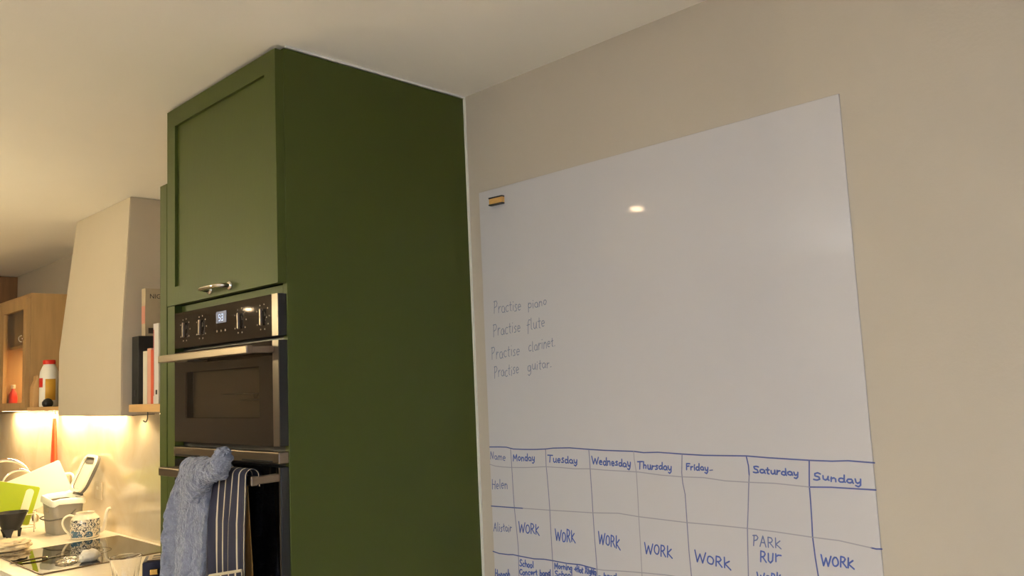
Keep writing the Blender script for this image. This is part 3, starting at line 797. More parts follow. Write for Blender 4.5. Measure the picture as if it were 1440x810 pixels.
0 49 2180,16750 2150,16760 2120,16740 2100,16700 2100,16650 2110,16620 2140,16610 2180,16630
0 49 2240,16850 2230,16610 2250,16590
0 49 2380,16750 2350,16760 2320,16740 2300,16700 2300,16660 2310,16630 2340,16620 2370,16630 2390,16660 2400,16700 2390,16740 2390,16650 2410,16620
0 49 2450,16790 2450,16630
0 49 2450,16710 2490,16790 2530,16780
0 49 2570,16800 2560,16650
0 49 2570,16870 2580,16880
0 49 2640,16800 2620,16640
0 49 2630,16750 2680,16810 2710,16770 2710,16650
0 49 2760,16750 2840,16760 2840,16760 2830,16810 2810,16820 2780,16810 2760,16770 2760,16720 2770,16690 2800,16680 2820,16690
0 49 2920,16890 2910,16700 2940,16680
0 49 2880,16810 2950,16830
0 49 2990,16690 3000,16700
0 50 790,15950 810,16270
0 50 790,16250 870,16270 900,16210 870,16140 800,16090
0 50 950,16160 940,15990
0 50 940,16080 990,16160 1020,16160
0 50 1130,16160 1110,16160 1070,16140 1050,16100 1050,16050 1060,16020 1100,16000 1120,16010 1140,16050 1160,16100 1140,16140 1140,16040 1160,16010
0 50 1280,16140 1250,16150 1220,16130 1200,16090 1190,16040 1210,16000 1240,15980 1280,16010
0 50 1360,16290 1340,16050 1370,16020
0 50 1320,16190 1390,16200
0 50 1440,16150 1430,16000
0 50 1450,16220 1450,16230
0 50 1570,16210 1540,16220 1500,16170 1550,16120 1550,16060 1490,16050
0 50 1610,16130 1690,16150 1700,16160 1680,16200 1660,16220 1640,16210 1610,16170 1610,16110 1620,16070 1650,16060 1680,16080
0 51 2120,16220 2100,16240 2070,16230 2040,16210 2030,16160 2030,16130 2050,16100 2080,16090 2110,16120 2130,16150 2120,16190
0 51 2140,16230 2130,16040 2070,15980 2030,16010
0 51 2200,16270 2200,16160 2240,16130 2280,16170 2300,16280 2290,16160 2310,16130
0 51 2370,16250 2350,16120
0 51 2370,16310 2370,16320
0 51 2470,16350 2450,16150 2480,16120
0 51 2430,16270 2510,16280
0 51 2620,16280 2590,16280 2560,16270 2540,16240 2540,16200 2560,16170 2580,16150 2610,16170 2640,16200 2650,16230 2640,16270 2640,16180 2660,16160
0 51 2710,16280 2700,16150
0 51 2700,16220 2740,16270 2780,16270
0 51 2820,16170 2840,16180"""

WID = {0: .0020, 1: .0025, 2: .0032, 3: .0029, 4: .0023, 5: .0025}
def pen(bm, pts, w, y):
    """a marker stroke: one quad per segment and a round dot at every point"""
    P = [Vector((x/10000, z/10000)) for x, z in pts]
    for i, p in enumerate(P):
        bm.faces.new([bm.verts.new((p.x+w/2*math.cos(k*PI/4), y, p.y+w/2*math.sin(k*PI/4))) for k in range(8)])
        if i == 0: continue
        q = P[i-1]; d = p-q
        if d.length < .0002: continue
        n = Vector((-d.y, d.x)).normalized()*w/2
        bm.faces.new([bm.verts.new((v.x, y+.00003, v.y)) for v in (q+n, q-n, p-n, p+n)])
words = {}
for ln in INK.strip().split('\n'):
    k, g, *pp = ln.split(); k = int(k); g = int(g)
    if g not in words: words[g] = (k, NB())
    pen(words[g][1], [tuple(map(int, q.split(','))) for q in pp], WID[k], -.00325 if k > 2 else -.0034)
for g, (k, bm) in words.items():
    tobj('grid_line' if k > 2 else 'handwritten_word', bm, M['ink%d' % k], wb)
# small magnetic eraser near the top left corner
er = thing('board_magnet', 'small wooden magnet with black edges near top left of the whiteboard', 'magnet', (.122, -.0035, 2.074))
er.rotation_euler = (0, math.radians(1.5), 0)
obj('wooden_body', bx(-.0250, .0250, -.0105, 0, -.0075, .0075, bev=.001), M['wood_light'], er)
for z in (-.0094, .0094):
    tag(obj('felt_edge', bx(-.0262, .0250, -.0115, 0, z-.0018, z+.0018, bev=.0006), M['blackmatte'], er), 'black edge strip')

# ---------------------------------------------------------------- worktop run
ZW = .937
b = NB(); o = [(-4.32, -.615), (-.648, -.615), (-.648, -.0125), (-4.32, -.0125)]
box(b, -5.2, -.648, -.615, -.0125, ZW-.036, ZW, bev=.002)
tag(obj('worktop', b, M['worktop']), 'white quartz worktop running from the green cabinet to the left', 'worktop')
b = NB(); box(b, -5.2, -.648, -.0115, -.0005, ZW-.036, 1.5165, bev=.001)
tag(obj('splashback', b, M['splash']), 'glossy cream splashback panel on the wall behind the hob', 'splashback')
for k, (x0, x1) in enumerate(((-4.92, -4.32), (-4.32, -3.72), (-3.72, -3.12), (-3.12, -2.48), (-2.48, -1.86), (-1.86, -1.25), (-1.25, -.648))):
    lab = ('base cabinet at the far left end of the worktop', 'base cabinet second from the far left end', 'base cabinet third from the far left end', 'dark green base cabinet at the lower left corner, left of the hob', 'dark green base cabinet under the hob', 'base cabinet right of the hob', 'base cabinet beside the tall oven unit')[k]
    c = thing('base_cabinet', lab, 'cabinet', ((x0+x1)/2, -.3, 0), group='base cabinets under the worktop')
    bm = NB(); box(bm, x0+.001, x1-.001, -.565, -.02, .10, ZW-.038); box(bm, x0+.001, x1-.001, -.51, -.02, 0, .10)
    tobj('carcass', bm, M['dkgreen'], c)
    d_ = tobj('door', shaker(x0+.003, x1-.003, .11, ZW-.045, -.567, -.588, .05, .008), M['green'], c)
    bm = NB(); tube(bm, spline([(x1-.09, -.588, ZW-.07), (x1-.09, -.612, ZW-.07), (x1-.15, -.618, ZW-.07), (x1-.21, -.612, ZW-.07), (x1-.21, -.588, ZW-.07)], 5), .006, 8)
    tobj('handle', bm, M['chrome'], d_, smooth=True)

# cooker hood
hd = thing('cooker_hood', 'angular cream chimney cooker hood rising to the ceiling over the hob', 'hood', (-2.03, -.15, 1.52))
b = NB()
def hring(x0, x1, yf, z): return [(x0, -.0005, z), (x0, yf, z), (x1, yf, z), (x1, -.0005, z)]
loft(b, [hring(-2.40, -1.66, -.33, 1.5175), hring(-2.40, -1.66, -.33, 1.80), hring(-2.343, -1.709, -.28, 2.3995)])
es = [e for e in b.edges if e.calc_length() > .1]
bmesh.ops.bevel(b, geom=es, offset=.003, segments=2, affect='EDGES')
tobj('hood_body', b, M['hood'], hd)
tobj('grease_filter', bx(-2.30, -1.76, -.25, -.16, 1.512, 1.517), M['filter'], hd)
for x in (-2.24, -1.82):
    bm = NB(); lathe(bm, [(0, 0), (.028, 0), (.028, .006), (0, .006)], 24, (x, -.085, 1.5112))
    tobj('hood_light', bm, M['strip_lens'], hd)
    lamp('hood_lamp', 'SPOT', (x, -.085, 1.505), P_HOOD*4, WARMER, (0, 0, 0), spot_size=math.radians(160), spot_blend=.4, shadow_soft_size=.028)

# oak wall cabinet with glass door
CX0, CX1, CY, CZ0, CZ1 = -4.32, -2.972, -.29, 1.540, 2.137
oc = thing('wall_cabinet', 'oak wall cabinet with a lit glass door at the left edge', 'cabinet', ((CX0+CX1)/2, -.15, CZ0))
b = NB()
box(b, CX1-.018, CX1, CY, -.0005, CZ0, CZ1, bev=.001); box(b, CX0, CX0+.018, CY, -.0005, CZ0, CZ1, bev=.001)
box(b, CX0+.018, CX1-.018, CY, -.0005, CZ1-.018, CZ1); box(b, CX0+.018, CX1-.018, CY, -.0005, CZ0, CZ0+.018); box(b, CX0+.018, CX1-.018, -.008, -.0005, CZ0+.018, CZ1-.018)
box(b, -3.43, -3.412, CY, -.008, CZ0+.018, CZ1-.018); box(b, -3.88, -3.862, CY, -.008, CZ0+.018, CZ1-.018)
tobj('carcass', b, M['oak'], oc)
tobj('inner_shelf', bx(-3.411, CX1-.019, CY+.02, -.009, 1.868, 1.884), M['oak'], oc)
def glass_door(x0, x1):
    z0, z1 = CZ0+.004, CZ1-.026
    bm = NB(); st = .048
    slab_holes(bm, [(x0, z0), (x1, z0), (x1, z1), (x0, z1)], [(x0+st, z0+st*.8), (x1-st, z0+st*.8), (x1-st, z1-st*1.1), (x0+st, z1-st*1.1)], lambda u, v, t_: Vector((u, t_, v)), CY-.001, CY-.021)
    d = tobj('door', bm, M['oak'], oc)
    tobj('door_glass', bx(x0+st, x1-st, CY-.012, CY-.008, z0+st*.8, z1-st*1.1), M['pane'], d)
    return d
d1 = glass_door(-3.419, CX1-.001); d2 = glass_door(-3.869, -3.422); d3 = glass_door(CX0+.001, -3.872)
for d, x in ((d1, -3.010), (d2, -3.832), (d3, -4.282)):
    bm = NB(); tube(bm, arcpts((x, CY-.030, 1.905), .016, -100, 100, 14, (-.8, -.6, 0), (0, 0, 1)), .0032, 8)
    tube(bm, [(x+.003, CY-.021, 1.905), (x, CY-.030, 1.905)], .004, 8)
    tag(tobj('ring_pull', bm, M['chrome'], d, smooth=True), 'small pale ring pull')
tobj('strip_light', bx(-3.36, -3.02, -.05, -.03, 1.860, 1.8665), M['strip_lens'], oc)
lamp('cabinet_lamp', 'AREA', (-3.19, -.06, 1.855), P_CAB, WARMER, (0, 0, 0), shape='RECTANGLE', size=.34, size_y=.03)
# things inside the glass cabinet
sb = thing('spray_bottle', 'red bottle with a pale nozzle inside the lit glass cabinet', 'bottle', (-3.383, -.258, CZ0+.0185))
b = NB(); loft(b, [[(x*s, y*s*.8, z) for x, y in rrect(.050, .046, .015)] for s, z in ((1, 0), (1, .05), (.85, .075), (.35, .095), (.35, .10))]); obj('bottle_body', b, M['red'], sb, smooth=True, auto=40)
b = NB(); box(b, -.014, .019, -.008, .008, .1005, .122, bev=.003); box(b, .018, .030, -.005, .005, .108, .118, bev=.002); obj('nozzle', b, M['white'], sb)
# dark cabinet to the ceiling further left
dc = thing('tall_wall_cabinet', 'dark brown wooden wall cabinet reaching the ceiling at far left', 'cabinet', (-4.62, -.18, 1.55))
b = NB(); box(b, -5.13, -4.332, -.34, -.0005, 1.55, 2.396, bev=.0015); tobj('carcass', b, M['walnut'], dc)
tobj('door', shaker(-5.128, -4.334, 1.552, 2.39, -.341, -.360, .06, .008), M['walnut'], dc)

# shelves either side of the hood
sl = bx(CX1+.001, -2.402, -.30, -.0005, 1.540, 1.5585, bev=.0012); 
tag(obj('wall_shelf', sl, M['oaks']), 'oak shelf between the glass cabinet and the hood', 'shelf')
rs = thing('wall_shelf', 'oak shelf of books between the hood and the green cabinet', 'shelf', (-1.15, -.15, 1.53))
tobj('shelf_board', bx(-1.658, -.648, -.302, -.0005, 1.530, 1.5585, bev=.0012), M['oaks'], rs)
bm = NB(); tube(bm, spline([(-1.52, -.285, 1.530), (-1.52, -.285, 1.505), (-1.523, -.290, 1.492), (-1.530, -.297, 1.497)], 5), .0022, 7); tobj('hook', bm, M['blackmatte'], rs, smooth=True)
# light strips under oak cabinet and shelf
for x0, x1, lab in ((-4.28, -3.90, 'light strip under the far left door of the oak cabinet'), (-3.86, -3.44, 'light strip under the middle door of the oak cabinet'), (-3.38, -2.99, 'light strip under the glass door of the oak cabinet'), (-2.93, -2.45, 'light strip under the oak shelf left of the hood')):
    s_ = thing('strip_light', lab, 'light', ((x0+x1)/2, -.07, 1.5385), group='light strips under the wall units')
    tobj('strip_lens', bx(x0, x1, -.085, -.055, 1.5305, 1.5355), M['strip_lens'], s_)
    tobj('strip_body', bx(x0-.005, x1+.005, -.09, -.05, 1.5357, 1.5395), M['white'], s_)
    lamp('strip_lamp', 'AREA', ((x0+x1)/2, -.07, 1.528), P_STRIP, WARMER, (0, 0, 0), shape='RECTANGLE', size=x1-x0, size_y=.03)
# kitchen pendant, and a stand for the added fill uplighter
pd = thing('pendant_lamp', 'kitchen pendant lamp with a glowing globe', 'lamp', (PEND[0], PEND[1], PEND[2]))
b = NB(); bmesh.ops.create_uvsphere(b, u_segments=20, v_segments=12, radius=.06); obj('globe', b, mat('pendant_globe', (1, 1, 1, 1), .4, emit=(1, .84, .50, 1), estr=L_PEND), pd, smooth=True)
b = NB(); lathe(b, [(0, .058), (.022, .058), (.022, .10), (.006, .11), (0, .11)], 20); obj('lamp_holder', b, M['brass'], pd, smooth=True, auto=40)
b = NB(); tube(b, [(0, 0, .11), (0, 0, .25), (0, 0, 2.374-PEND[2])], .003, 8); obj('cord', b, M['blackmatte'], pd)
b = NB(); lathe(b, [(0, 2.375-PEND[2]), (.05, 2.375-PEND[2]), (.05, 2.3995-PEND[2]), (0, 2.3995-PEND[2])], 24); obj('ceiling_rose', b, M['brass'], pd)
fl = thing('fill_uplighter', 'added unseen uplighter brightening the ceiling and walls', 'lamp', (FILL_UP[0], FILL_UP[1], 0))
b = NB(); lathe(b, [(0, 0), (.14, 0), (.14, .015), (.02, .03), (0, .03)], 36); obj('base', b, M['blackmatte'], fl, smooth=True, auto=40)
b = NB(); tube(b, [(0, 0, .03), (0, 0, .9), (0, 0, FILL_UP[2]-.09)], .012, 12); obj('pole', b, M['blackmatte'], fl, smooth=True)
b = NB(); lathe(b, [(0, FILL_UP[2]-.09), (.05, FILL_UP[2]-.085), (.16, FILL_UP[2]-.015), (.158, FILL_UP[2]-.012), (.05, FILL_UP[2]-.08), (0, FILL_UP[2]-.085)], 36); obj('bowl', b, M['white'], fl, smooth=True)
# ceiling lights
for k, (x, y, e) in enumerate(DOWNS):
    dl = thing('ceiling_light', 'small round ceiling light with a glowing domed lens', 'light', (x, y, 2.3995), group='ceiling lights')
    bm = NB(); lathe(bm, [(.035, -.0005), (.046, -.0005), (.046, -.006), (.040, -.010), (.035, -.010)], 32); obj('trim_ring', bm, M['white'], dl)
    bm = NB(); lathe(bm, [(0, -.026), (.012, -.0245), (.022, -.020), (.030, -.013), (.034, -.004), (.034, -.001), (0, -.001)], 24)
    obj('lens', bm, mat('lamp_lens', (1, 1, 1, 1), .4, emit=WARM+(1,), estr=e), dl)

# ---------------------------------------------------------------- things on the left shelf
ZS = 1.5587
t = thing('paper_bag', 'brown paper bag on the oak shelf beside the cabinet side', 'bag', (-2.930, -.268, ZS))
b = NB(); secs = []
for s, z in ((1, 0), (1.02, .05), (.98, .10), (.9, .135), (.95, .155)):
    secs.append([(x*s+nz((x, y, z), 40)*.003, y*(s if z < .12 else .45), z + nz((x, y, 3), 50)*.004*(z > .1)) for x, y in rrect(.060, .05, .006, 3)])
loft(b, secs); obj('bag_body', b, M['kraft'], t, smooth=True, auto=50)
t = thing('plastic_tub', 'white plastic bottle with red screw cap and red label on the shelf', 'bottle', (-2.848, -.238, ZS))
b = NB(); lathe(b, [(0, 0), (.040, 0), (.0425, .004), (.0425, .150), (.040, .172), (.030, .198), (.0265, .204), (.0265, .208), (0, .208)], 40); obj('bottle_body', b, M['white'], t, smooth=True, auto=40)
b = NB(); lathe(b, [(0, .2085), (.0285, .2085), (.0285, .226), (.026, .229), (0, .229)], 36); tag(obj('screw_cap', b, M['red'], t, smooth=True, auto=40), 'red screw cap')
def wrap(a0, a1, r, z0, z1, n=14):
    bm = NB(); loft(bm, [[((r+d)*math.cos(math.radians(a0+(a1-a0)*i/n)), (r+d)*math.sin(math.radians(a0+(a1-a0)*i/n)), z) for i in range(n+1)] for d, z in ((.0003, z0), (.0008, z0), (.0008, z1), (.0003, z1))], closed=False); return bm
tag(obj('label_patch', wrap(-110, -55, .0427, .095, .140), M['red'], t, smooth=True), 'red square label')
tag(obj('label_patch', wrap(-38, 25, .0427, .03, .135), M['gold'], t, smooth=True), 'golden picture label')
t = thing('glass_jar', 'dark green jar with pale lid behind the red capped bottle', 'jar', (-2.770, -.130, ZS))
b = NB(); lathe(b, [(0, 0), (.036, 0), (.038, .004), (.038, .195), (.030, .212), (.030, .216), (0, .216)], 32); obj('jar_body', b, M['jar'], t, smooth=True, auto=40)
b = NB(); lathe(b, [(0, .2165), (.033, .2165), (.033, .243), (0, .244)], 32); obj('lid', b, M['pages'], t, smooth=True, auto=40)
t = thing('bottle_stopper', 'small black round pot in front of the red capped bottle', 'pot', (-2.762, -.268, ZS))
b = NB(); lathe(b, [(0, 0), (.018, 0), (.024, .010), (.024, .022), (.016, .034), (.007, .039), (0, .040)], 28); obj('pot_body', b, M['blackmatte'], t, smooth=True)

# ---------------------------------------------------------------- books on the right shelf
def book(x0, x1, y0, y1, h, col, label, z=ZS, spine=None, cat='book', name='book', group='books on the oak shelf'):
    t = thing(name, label, cat, ((x0+x1)/2, (y0+y1)/2, z), group=group)
    m = mat('cover_'+label[:14].replace(' ', '_'), col, .5, var=.04, vscale=20)
    bm = NB(); c = .0022
    box(bm, x0, x0+c, y0, y1, z, z+h); box(bm, x1-c, x1, y0, y1, z, z+h); box(bm, x0+c, x1-c, y0, y0+c, z, z+h)
    tobj('cover', bm, m, t)
    tobj('pages', bx(x0+c, x1-c, y0+c, y1-.004, z+.003, z+h-.003), M['pages'], t)
    return t
t = thing('box_file', 'black box file standing against the side of the hood', 'file', (-1.62, -.155, ZS))
b = NB(); box(b, -1.655, -1.590, -.292, -.03, ZS, ZS+.264, bev=.002); tobj('file_body', b, M['blackmatte'], t)
tobj('finger_ring', bx(-1.630, -1.612, -.2935, -.2918, ZS+.03, ZS+.055), M['black'], t)
t = book(-1.648, -1.612, -.258, -.02, .190, srgb(176, 160, 132), 'cookbook with printed cover standing on top of the black box file', z=ZS+.2645, name='cookbook')
fc = bpy.data.curves.new('cover_title', 'FONT'); fc.body = 'NIGE'; fc.size = .026; fc.extrude = .0002
fo = bpy.data.objects.new('tmp_title', fc); C.objects.link(fo); bpy.context.view_layer.update()
fm = bpy.data.meshes.new_from_object(fo.evaluated_get(bpy.context.evaluated_depsgraph_get())); bpy.data.objects.remove(fo)
fo = bpy.data.objects.new('cover_title', fm); C.objects.link(fo); fm.materials.clear(); fm.materials.append(M['print']); fo.parent = t
fo.rotation_euler = (PI/2, 0, PI/2); fo.location = Vector((-1.6115, -.242, ZS+.2645+.150)) - t.location
tobj('cover_picture', bx(-1.6119, -1.6114, -.246, -.206, ZS+.275, ZS+.297), M['print'], t)
b = NB(); prism(b, [(-.200, ZS+.268), (-.05, ZS+.268), (-.06, ZS+.345), (-.10, ZS+.340), (-.15, ZS+.318), (-.185, ZS+.290)], 'x', -1.6119, -1.6114)
tobj('cover_picture', b, mat('cover_brown', srgb(110, 74, 50), .6), t)
tobj('spine_strip', bx(-1.647, -1.613, -.2586, -.2581, ZS+.2645+.05, ZS+.2645+.12), mat('spine_pink', srgb(190, 130, 110), .5), t)
book(-1.586, -1.548, -.276, -.10, .203, srgb(214, 208, 190), 'white spined book beside the black box file')
book(-1.546, -1.512, -.276, -.10, .212, srgb(206, 158, 138), 'pink spined book second from the black box file')
t = book(-1.510, -1.486, -.277, -.10, .205, srgb(200, 84, 50), 'thin orange red spined book third from the black box file')
t = book(-1.484, -1.436, -.278, -.05, .302, srgb(206, 202, 198), 'tallest pale grey book at the right of the row')
tobj('spine_strip', bx(-1.482, -1.477, -.2788, -.2781, ZS+.03, ZS+.28), mat('spine_rose', srgb(190, 110, 110), .5), t)
tobj('spine_dot', bx(-1.462, -1.448, -.2788, -.2781, ZS+.035, ZS+.052), M['print'], t)

# ---------------------------------------------------------------- on the splashback
t = thing('wall_socket', 'cream double wall socket on the splashback behind the caddy', 'socket', (-2.80, -.0118, 1.122))
obj('socket_plate', bx(-.06, .043, -.007, 0, -.043, .043, bev=.002), M['splash'], t)
b = NB(); box(b, -.02, .006, -.0095, -.0072, .006, .022, bev=.001); obj('rocker_switch', b, M['cream'], t)
t = thing('spatula', 'tall orange tapered spatula hanging point up under the oak shelf', 'spatula', (-3.44, -.034, 1.18))
b = NB(); secs = []
for w, d, z in ((.078, .016, 0), (.078, .018, .02), (.064, .018, .12), (.046, .016, .22), (.032, .014, .29), (.028, .013, .305)):
    secs.append([(x, y, z) for x, y in rrect(w, d, d*.45, 4)])
loft(b, secs); obj('blade', b, M['orange'], t, smooth=True, auto=50)
b = NB(); loft(b, [[(x, y, z) for x, y in rrect(.027*s, .014*s, .006*s, 4)] for s, z in ((1, .3055), (1, .325), (.6, .338))]); obj('tip', b, M['cream'], t, smooth=True, auto=50)
b = NB(); tube(b, spline([(0, 0, .337), (0, 0, .350), (0, .010, .358), (0, .0215, .356)], 5), .002, 8); obj('hanging_hook', b, M['chrome'], t, smooth=True)

# ---------------------------------------------------------------- on the worktop
Z = ZW+.0004
VR = Vector((.31, .95, 0)).normalized()          # across the view
# kitchen caddy
kc = thing('food_caddy', 'grey kitchen food waste caddy with white liner and lid flipped open', 'bin', (-2.852, -.165, Z))
def rr(w, d, r, z, dx=0, dy=0): return [(x+dx, y+dy, z) for x, y in rrect(w, d, r, 5)]
b = NB(); loft(b, [rr(.160, .112, .022, 0), rr(.170, .120, .024, .01), rr(.190, .138, .026, .13), rr(.196, .144, .026, .165), rr(.182, .130, .022, .165), rr(.155, .105, .02, .02)], cap1=True)
obj('bucket', b, M['grey'], kc, smooth=True, auto=50)
b = NB(); secs = []
for w, d, z in ((.172, .120, .150), (.184, .134, .168), (.196, .148, .180), (.204, .155, .176), (.207, .158, .158), (.2075, .1585, .150)):
    secs.append([(x*(1+nz((x, y, z), 40)*.03), y*(1+nz((y, x, z), 40)*.03), z + (nz((x, y, 0), 22)*.012 - .10*x + nz((x, y, z+5), 70)*.006)*(1.0 if z > .149 else .6)) for x, y, z in rr(w, d, .03, z)])
loft(b, secs, cap0=False, cap1=False); tag(obj('liner_bag', b, M['bag'], kc, smooth=True), 'white bag folded over the rim')
b = NB(); tube(b, spline([(.096, .03, .118), (.10, -.01, .085), (.085, -.075, .075), (0, -.082, .072), (-.085, -.075, .075), (-.10, -.01, .085), (-.096, .03, .118)], 6), .0045, 8, flat=.7); obj('carry_handle', b, M['dkgrey'], kc, smooth=True)
b = NB(); box(b, -.045, .015, -.0700, -.062, .105, .127, bev=.002); obj('maker_plate', b, M['marks'], kc)
def caddy_lid():
    bm = NB(); Mx = Matrix.Translation((.032, .058, .186)) @ Matrix.Rotation(math.radians(-25), 4, 'X') @ Matrix.Rotation(math.radians(90), 4, 'X')
    w, d = .186, .192
    def r3(s, z, i=0.0): return [Mx @ Vector((x*s, y*s + d/2, z)) for x, y in rrect(w-i, d-i, .045, 6)]
    loft(bm, [r3(1, .012, .03), r3(1, .012, 0), r3(1, -.002, 0), r3(1, -.006, .012), r3(1, -.006, .10)], cap0=False)
    inner = NB()
    return bm, Mx, w, d
lb, Mx, w, d = caddy_lid()
ld_ = obj('lid', lb, M['dkgrey'], kc, smooth=True, auto=40)
b = NB(); loft(b, [[Mx @ Vector((x, y+d/2, z)) for x, y in rrect(w-.034, d-.034, .036, 6)] for z in (.004, .010)]); tag(obj('lid_lining', b, mat('lid_inside', srgb(206, 198, 182), .5), ld_), 'pale inside of the lid')
b = NB(); loft(b, [[Mx @ Vector((x, y+d*.86, z)) for x, y in rrect(w-.06, .035, .012, 4)] for z in (.0105, .013)]); obj('filter_slot', b, M['dkgrey'], ld_)
b = NB(); slab_holes(b, rrect(w, d, .045, 6), rrect(w-.028, d-.028, .036, 6), lambda u, v, t_: Mx @ Vector((u, v+d/2, t_)), .012, .020); tag(obj('lid_rim', b, M['cream'], ld_), 'pale rim of the lid')
b = NB(); tube(b, [(-.04, .062, .180), (0.02, .062, .180), (.08, .062, .180)], .006, 10); obj('hinge', b, M['dkgrey'], kc, smooth=True)

# teapot
tp = thing('teapot', 'cream lidless teapot with blue flower pattern beside the hob', 'teapot', (-2.575, -.152, Z), math.atan2(VR.y, VR.x)); tp.scale = (.83, .83, .90)
b = NB(); lathe(b, [(0, .0), (.068, .0), (.073, .004), (.0745, .010)], 56)
lathe(b, [(.0745, .098), (.072, .103), (.054, .122), (.051, .126), (.0525, .131), (.049, .1315), (.047, .126), (.062, .105), (.070, .09), (.070, .012), (0, .008)], 56)
bmesh.ops.remove_doubles(b, verts=b.verts[:], dist=.00001)
body = obj('pot_body', b, M['cream'], tp, smooth=True, auto=45)
b = NB(); lathe(b, [(.0745, .010), (.0765, .014), (.0770, .05), (.0765, .094), (.0745, .098)], 56); tag(obj('patterned_band', b, M['floral'], tp, smooth=True, auto=45), 'blue floral band')
b = NB(); tube(b, spline([(.070, 0, .030), (.092, 0, .040), (.101, 0, .075), (.107, 0, .112), (.116, 0, .134), (.130, 0, .139)], 7), [.017-.0105*(i/35)**.8 for i in range(36)], 16); obj('spout', b, M['cream'], tp, smooth=True)
b = NB(); tube(b, spline([(-.052, 0, .112), (-.080, 0, .122), (-.106, 0, .110), (-.114, 0, .085), (-.104, 0, .055), (-.086, 0, .032), (-.074, 0, .020)], 7), .0044, 12, flat=1.3); obj('handle', b, M['cream'], tp, smooth=True)

# hob
hb = thing('induction_hob', 'black glass induction hob set flush in the white worktop', 'hob', (-2.155, -.295, Z))
b = NB(); loft(b, [[(x, y, z) for x, y in rrect(.600-i, .500-i, .006, 4)] for i, z in ((0, 0), (0, .0035), (.004, .005))]); obj('glass_top', b, M['blacktop'], hb)
for x, y, r_ in ((-.15, .12, .105), (.15, .12, .075), (-.15, -.11, .075), (.15, -.11, .105)):
    bm = NB(); lathe(bm, [(r_-.002, .0051), (r_, .0051), (r_, .0054), (r_-.002, .0054)], 48); obj('cooking_zone', bm, M['ring'], hb)
b = NB(); slab_holes(b, rrect(.604, .504, .008, 4), rrect(.600, .500, .006, 4), lambda u, v, t_: Vector((u, v, t_)), 0, .0046); tag(obj('edge_trim', b, M['steel'], hb), 'thin metal edge')
ZH = Z+.0052
# fork on the hob
fk = thing('fork', 'steel fork lying on the near left part of the hob', 'fork', (-2.160, -.462, ZH+.001), math.radians(91))
b = NB(); tube(b, spline([(-.11, 0, .001), (-.06, 0, .004), (0, 0, .006), (.03, 0, .003)], 6), [.005]*4 + [.0035]*15, 8, flat=.35, up=(0, 1, 0)); obj('fork_handle', b, M['chrome'], fk, smooth=True)
b = NB(); loft(b, [[(x, -wd_, z), (x, wd_, z), (x, wd_, z+.0015), (x, -wd_, z+.0015)] for x, wd_, z in ((.03, .003, .002), (.042, .010, .001), (.055, .0115, .0005))])
for y in (-.009, -.003, .003, .009): box(b, .054, .095, y-.0016, y+.0016, .0005, .002)
obj('fork_head', b, M['chrome'], fk)
# crumpled tissue and clear film on the hob
def lump(w, d_, h, seed, sub=4, amp=.25, sc=2.2):
    bm = NB(); bmesh.ops.create_icosphere(bm, subdivisions=sub, radius=1.0)
    for v in bm.verts:
        c = v.co.copy(); k = 1 + amp*(nz(c, sc, seed) + .5*nz(c, sc*2.3, seed+3) + .25*abs(nz(c, sc*5, seed+6)))
        v.co = Vector((c.x*k*w, c.y*k*d_, max(0.0, (c.z*k*.62+.5)/1.12*h) if c.z > -.75 else 0.0))
    zmin = min(v.co.z for v in bm.verts)
    for v in bm.verts: v.co.z -= zmin
    return bm
t = obj('crumpled_tissue', lump(.026, .040, .045, 3.0), M['tissue'], None, smooth=True, loc=(-1.930, -.348, ZH)); tag(t, 'crumpled white tissue lying on the hob', 'tissue'); t.rotation_euler = (0, 0, .2)
t = obj('plastic_film', lump(.022, .036, .017, 8.0, amp=.4), M['film'], None, smooth=True, loc=(-2.010, -.405, ZH)); tag(t, 'crumpled clear plastic film on the hob beside the tissue', 'film')
t = obj('dish_cloth', lump(.070, .085, .050, 5.5, sub=5, amp=.22, sc=2.2), M['cloth'], None, smooth=True, loc=(-2.548, -.475, Z)); tag(t, 'crumpled beige dish cloth on the worktop at the far edge of the hob', 'cloth')

# glass tumbler
t = thing('glass_tumbler', 'clear fluted glass tumbler on the worktop in front of the hob', 'glass', (-1.235, -.468, Z))
def flute(a, z):
    k = max(0.0, min(1.0, (.098-z)/.02)); return 1 - .10*k*(abs(math.cos(a*4.5)))
b = NB()
prof = [(0, 0), (.030, 0), (.033, .003), (.0365, .04), (.0425, .085), (.0455, .100), (.0500, .124), (.0492, .126), (.0478, .1245), (.043, .100), (.0395, .085), (.032, .04), (.029, .016), (0, .014)]
lathe(b, prof, 108, mod=lambda a, z: flute(a, z)); obj('tumbler_body', b, M['glass'], t, smooth=True, auto=22)

# navy toaster
t = thing('toaster', 'navy toaster with a brass lever standing beside the tall green cabinet', 'toaster', (-.905, -.432, Z), math.radians(-27))
b = NB(); box(b, -.055, .055, -.100, .100, .008, .160, bev=.005, seg=3); obj('toaster_body', b, M['navy'], t, smooth=True, auto=40)
b = NB(); box(b, -.042, .042, -.088, .088, .1602, .1628, bev=.001); tp_ = obj('top_plate', b, M['steel'], t)
for x in (-.020, .020): obj('bread_slot', bx(x-.010, x+.010, -.075, .075, .1629, .1636), M['black'], tp_)
lv = NB(); box(lv, .0552, .074, -.078, -.054, .124, .140, bev=.003); obj('lever', lv, M['brass'], t)
for x in (-.04, .04):
    for y in (-.08, .08): b = NB(); lathe(b, [(0, 0), (.010, 0), (.010, .008), (0, .008)], 12, (x, y, 0)); obj('foot', b, M['blackmatte'], t)

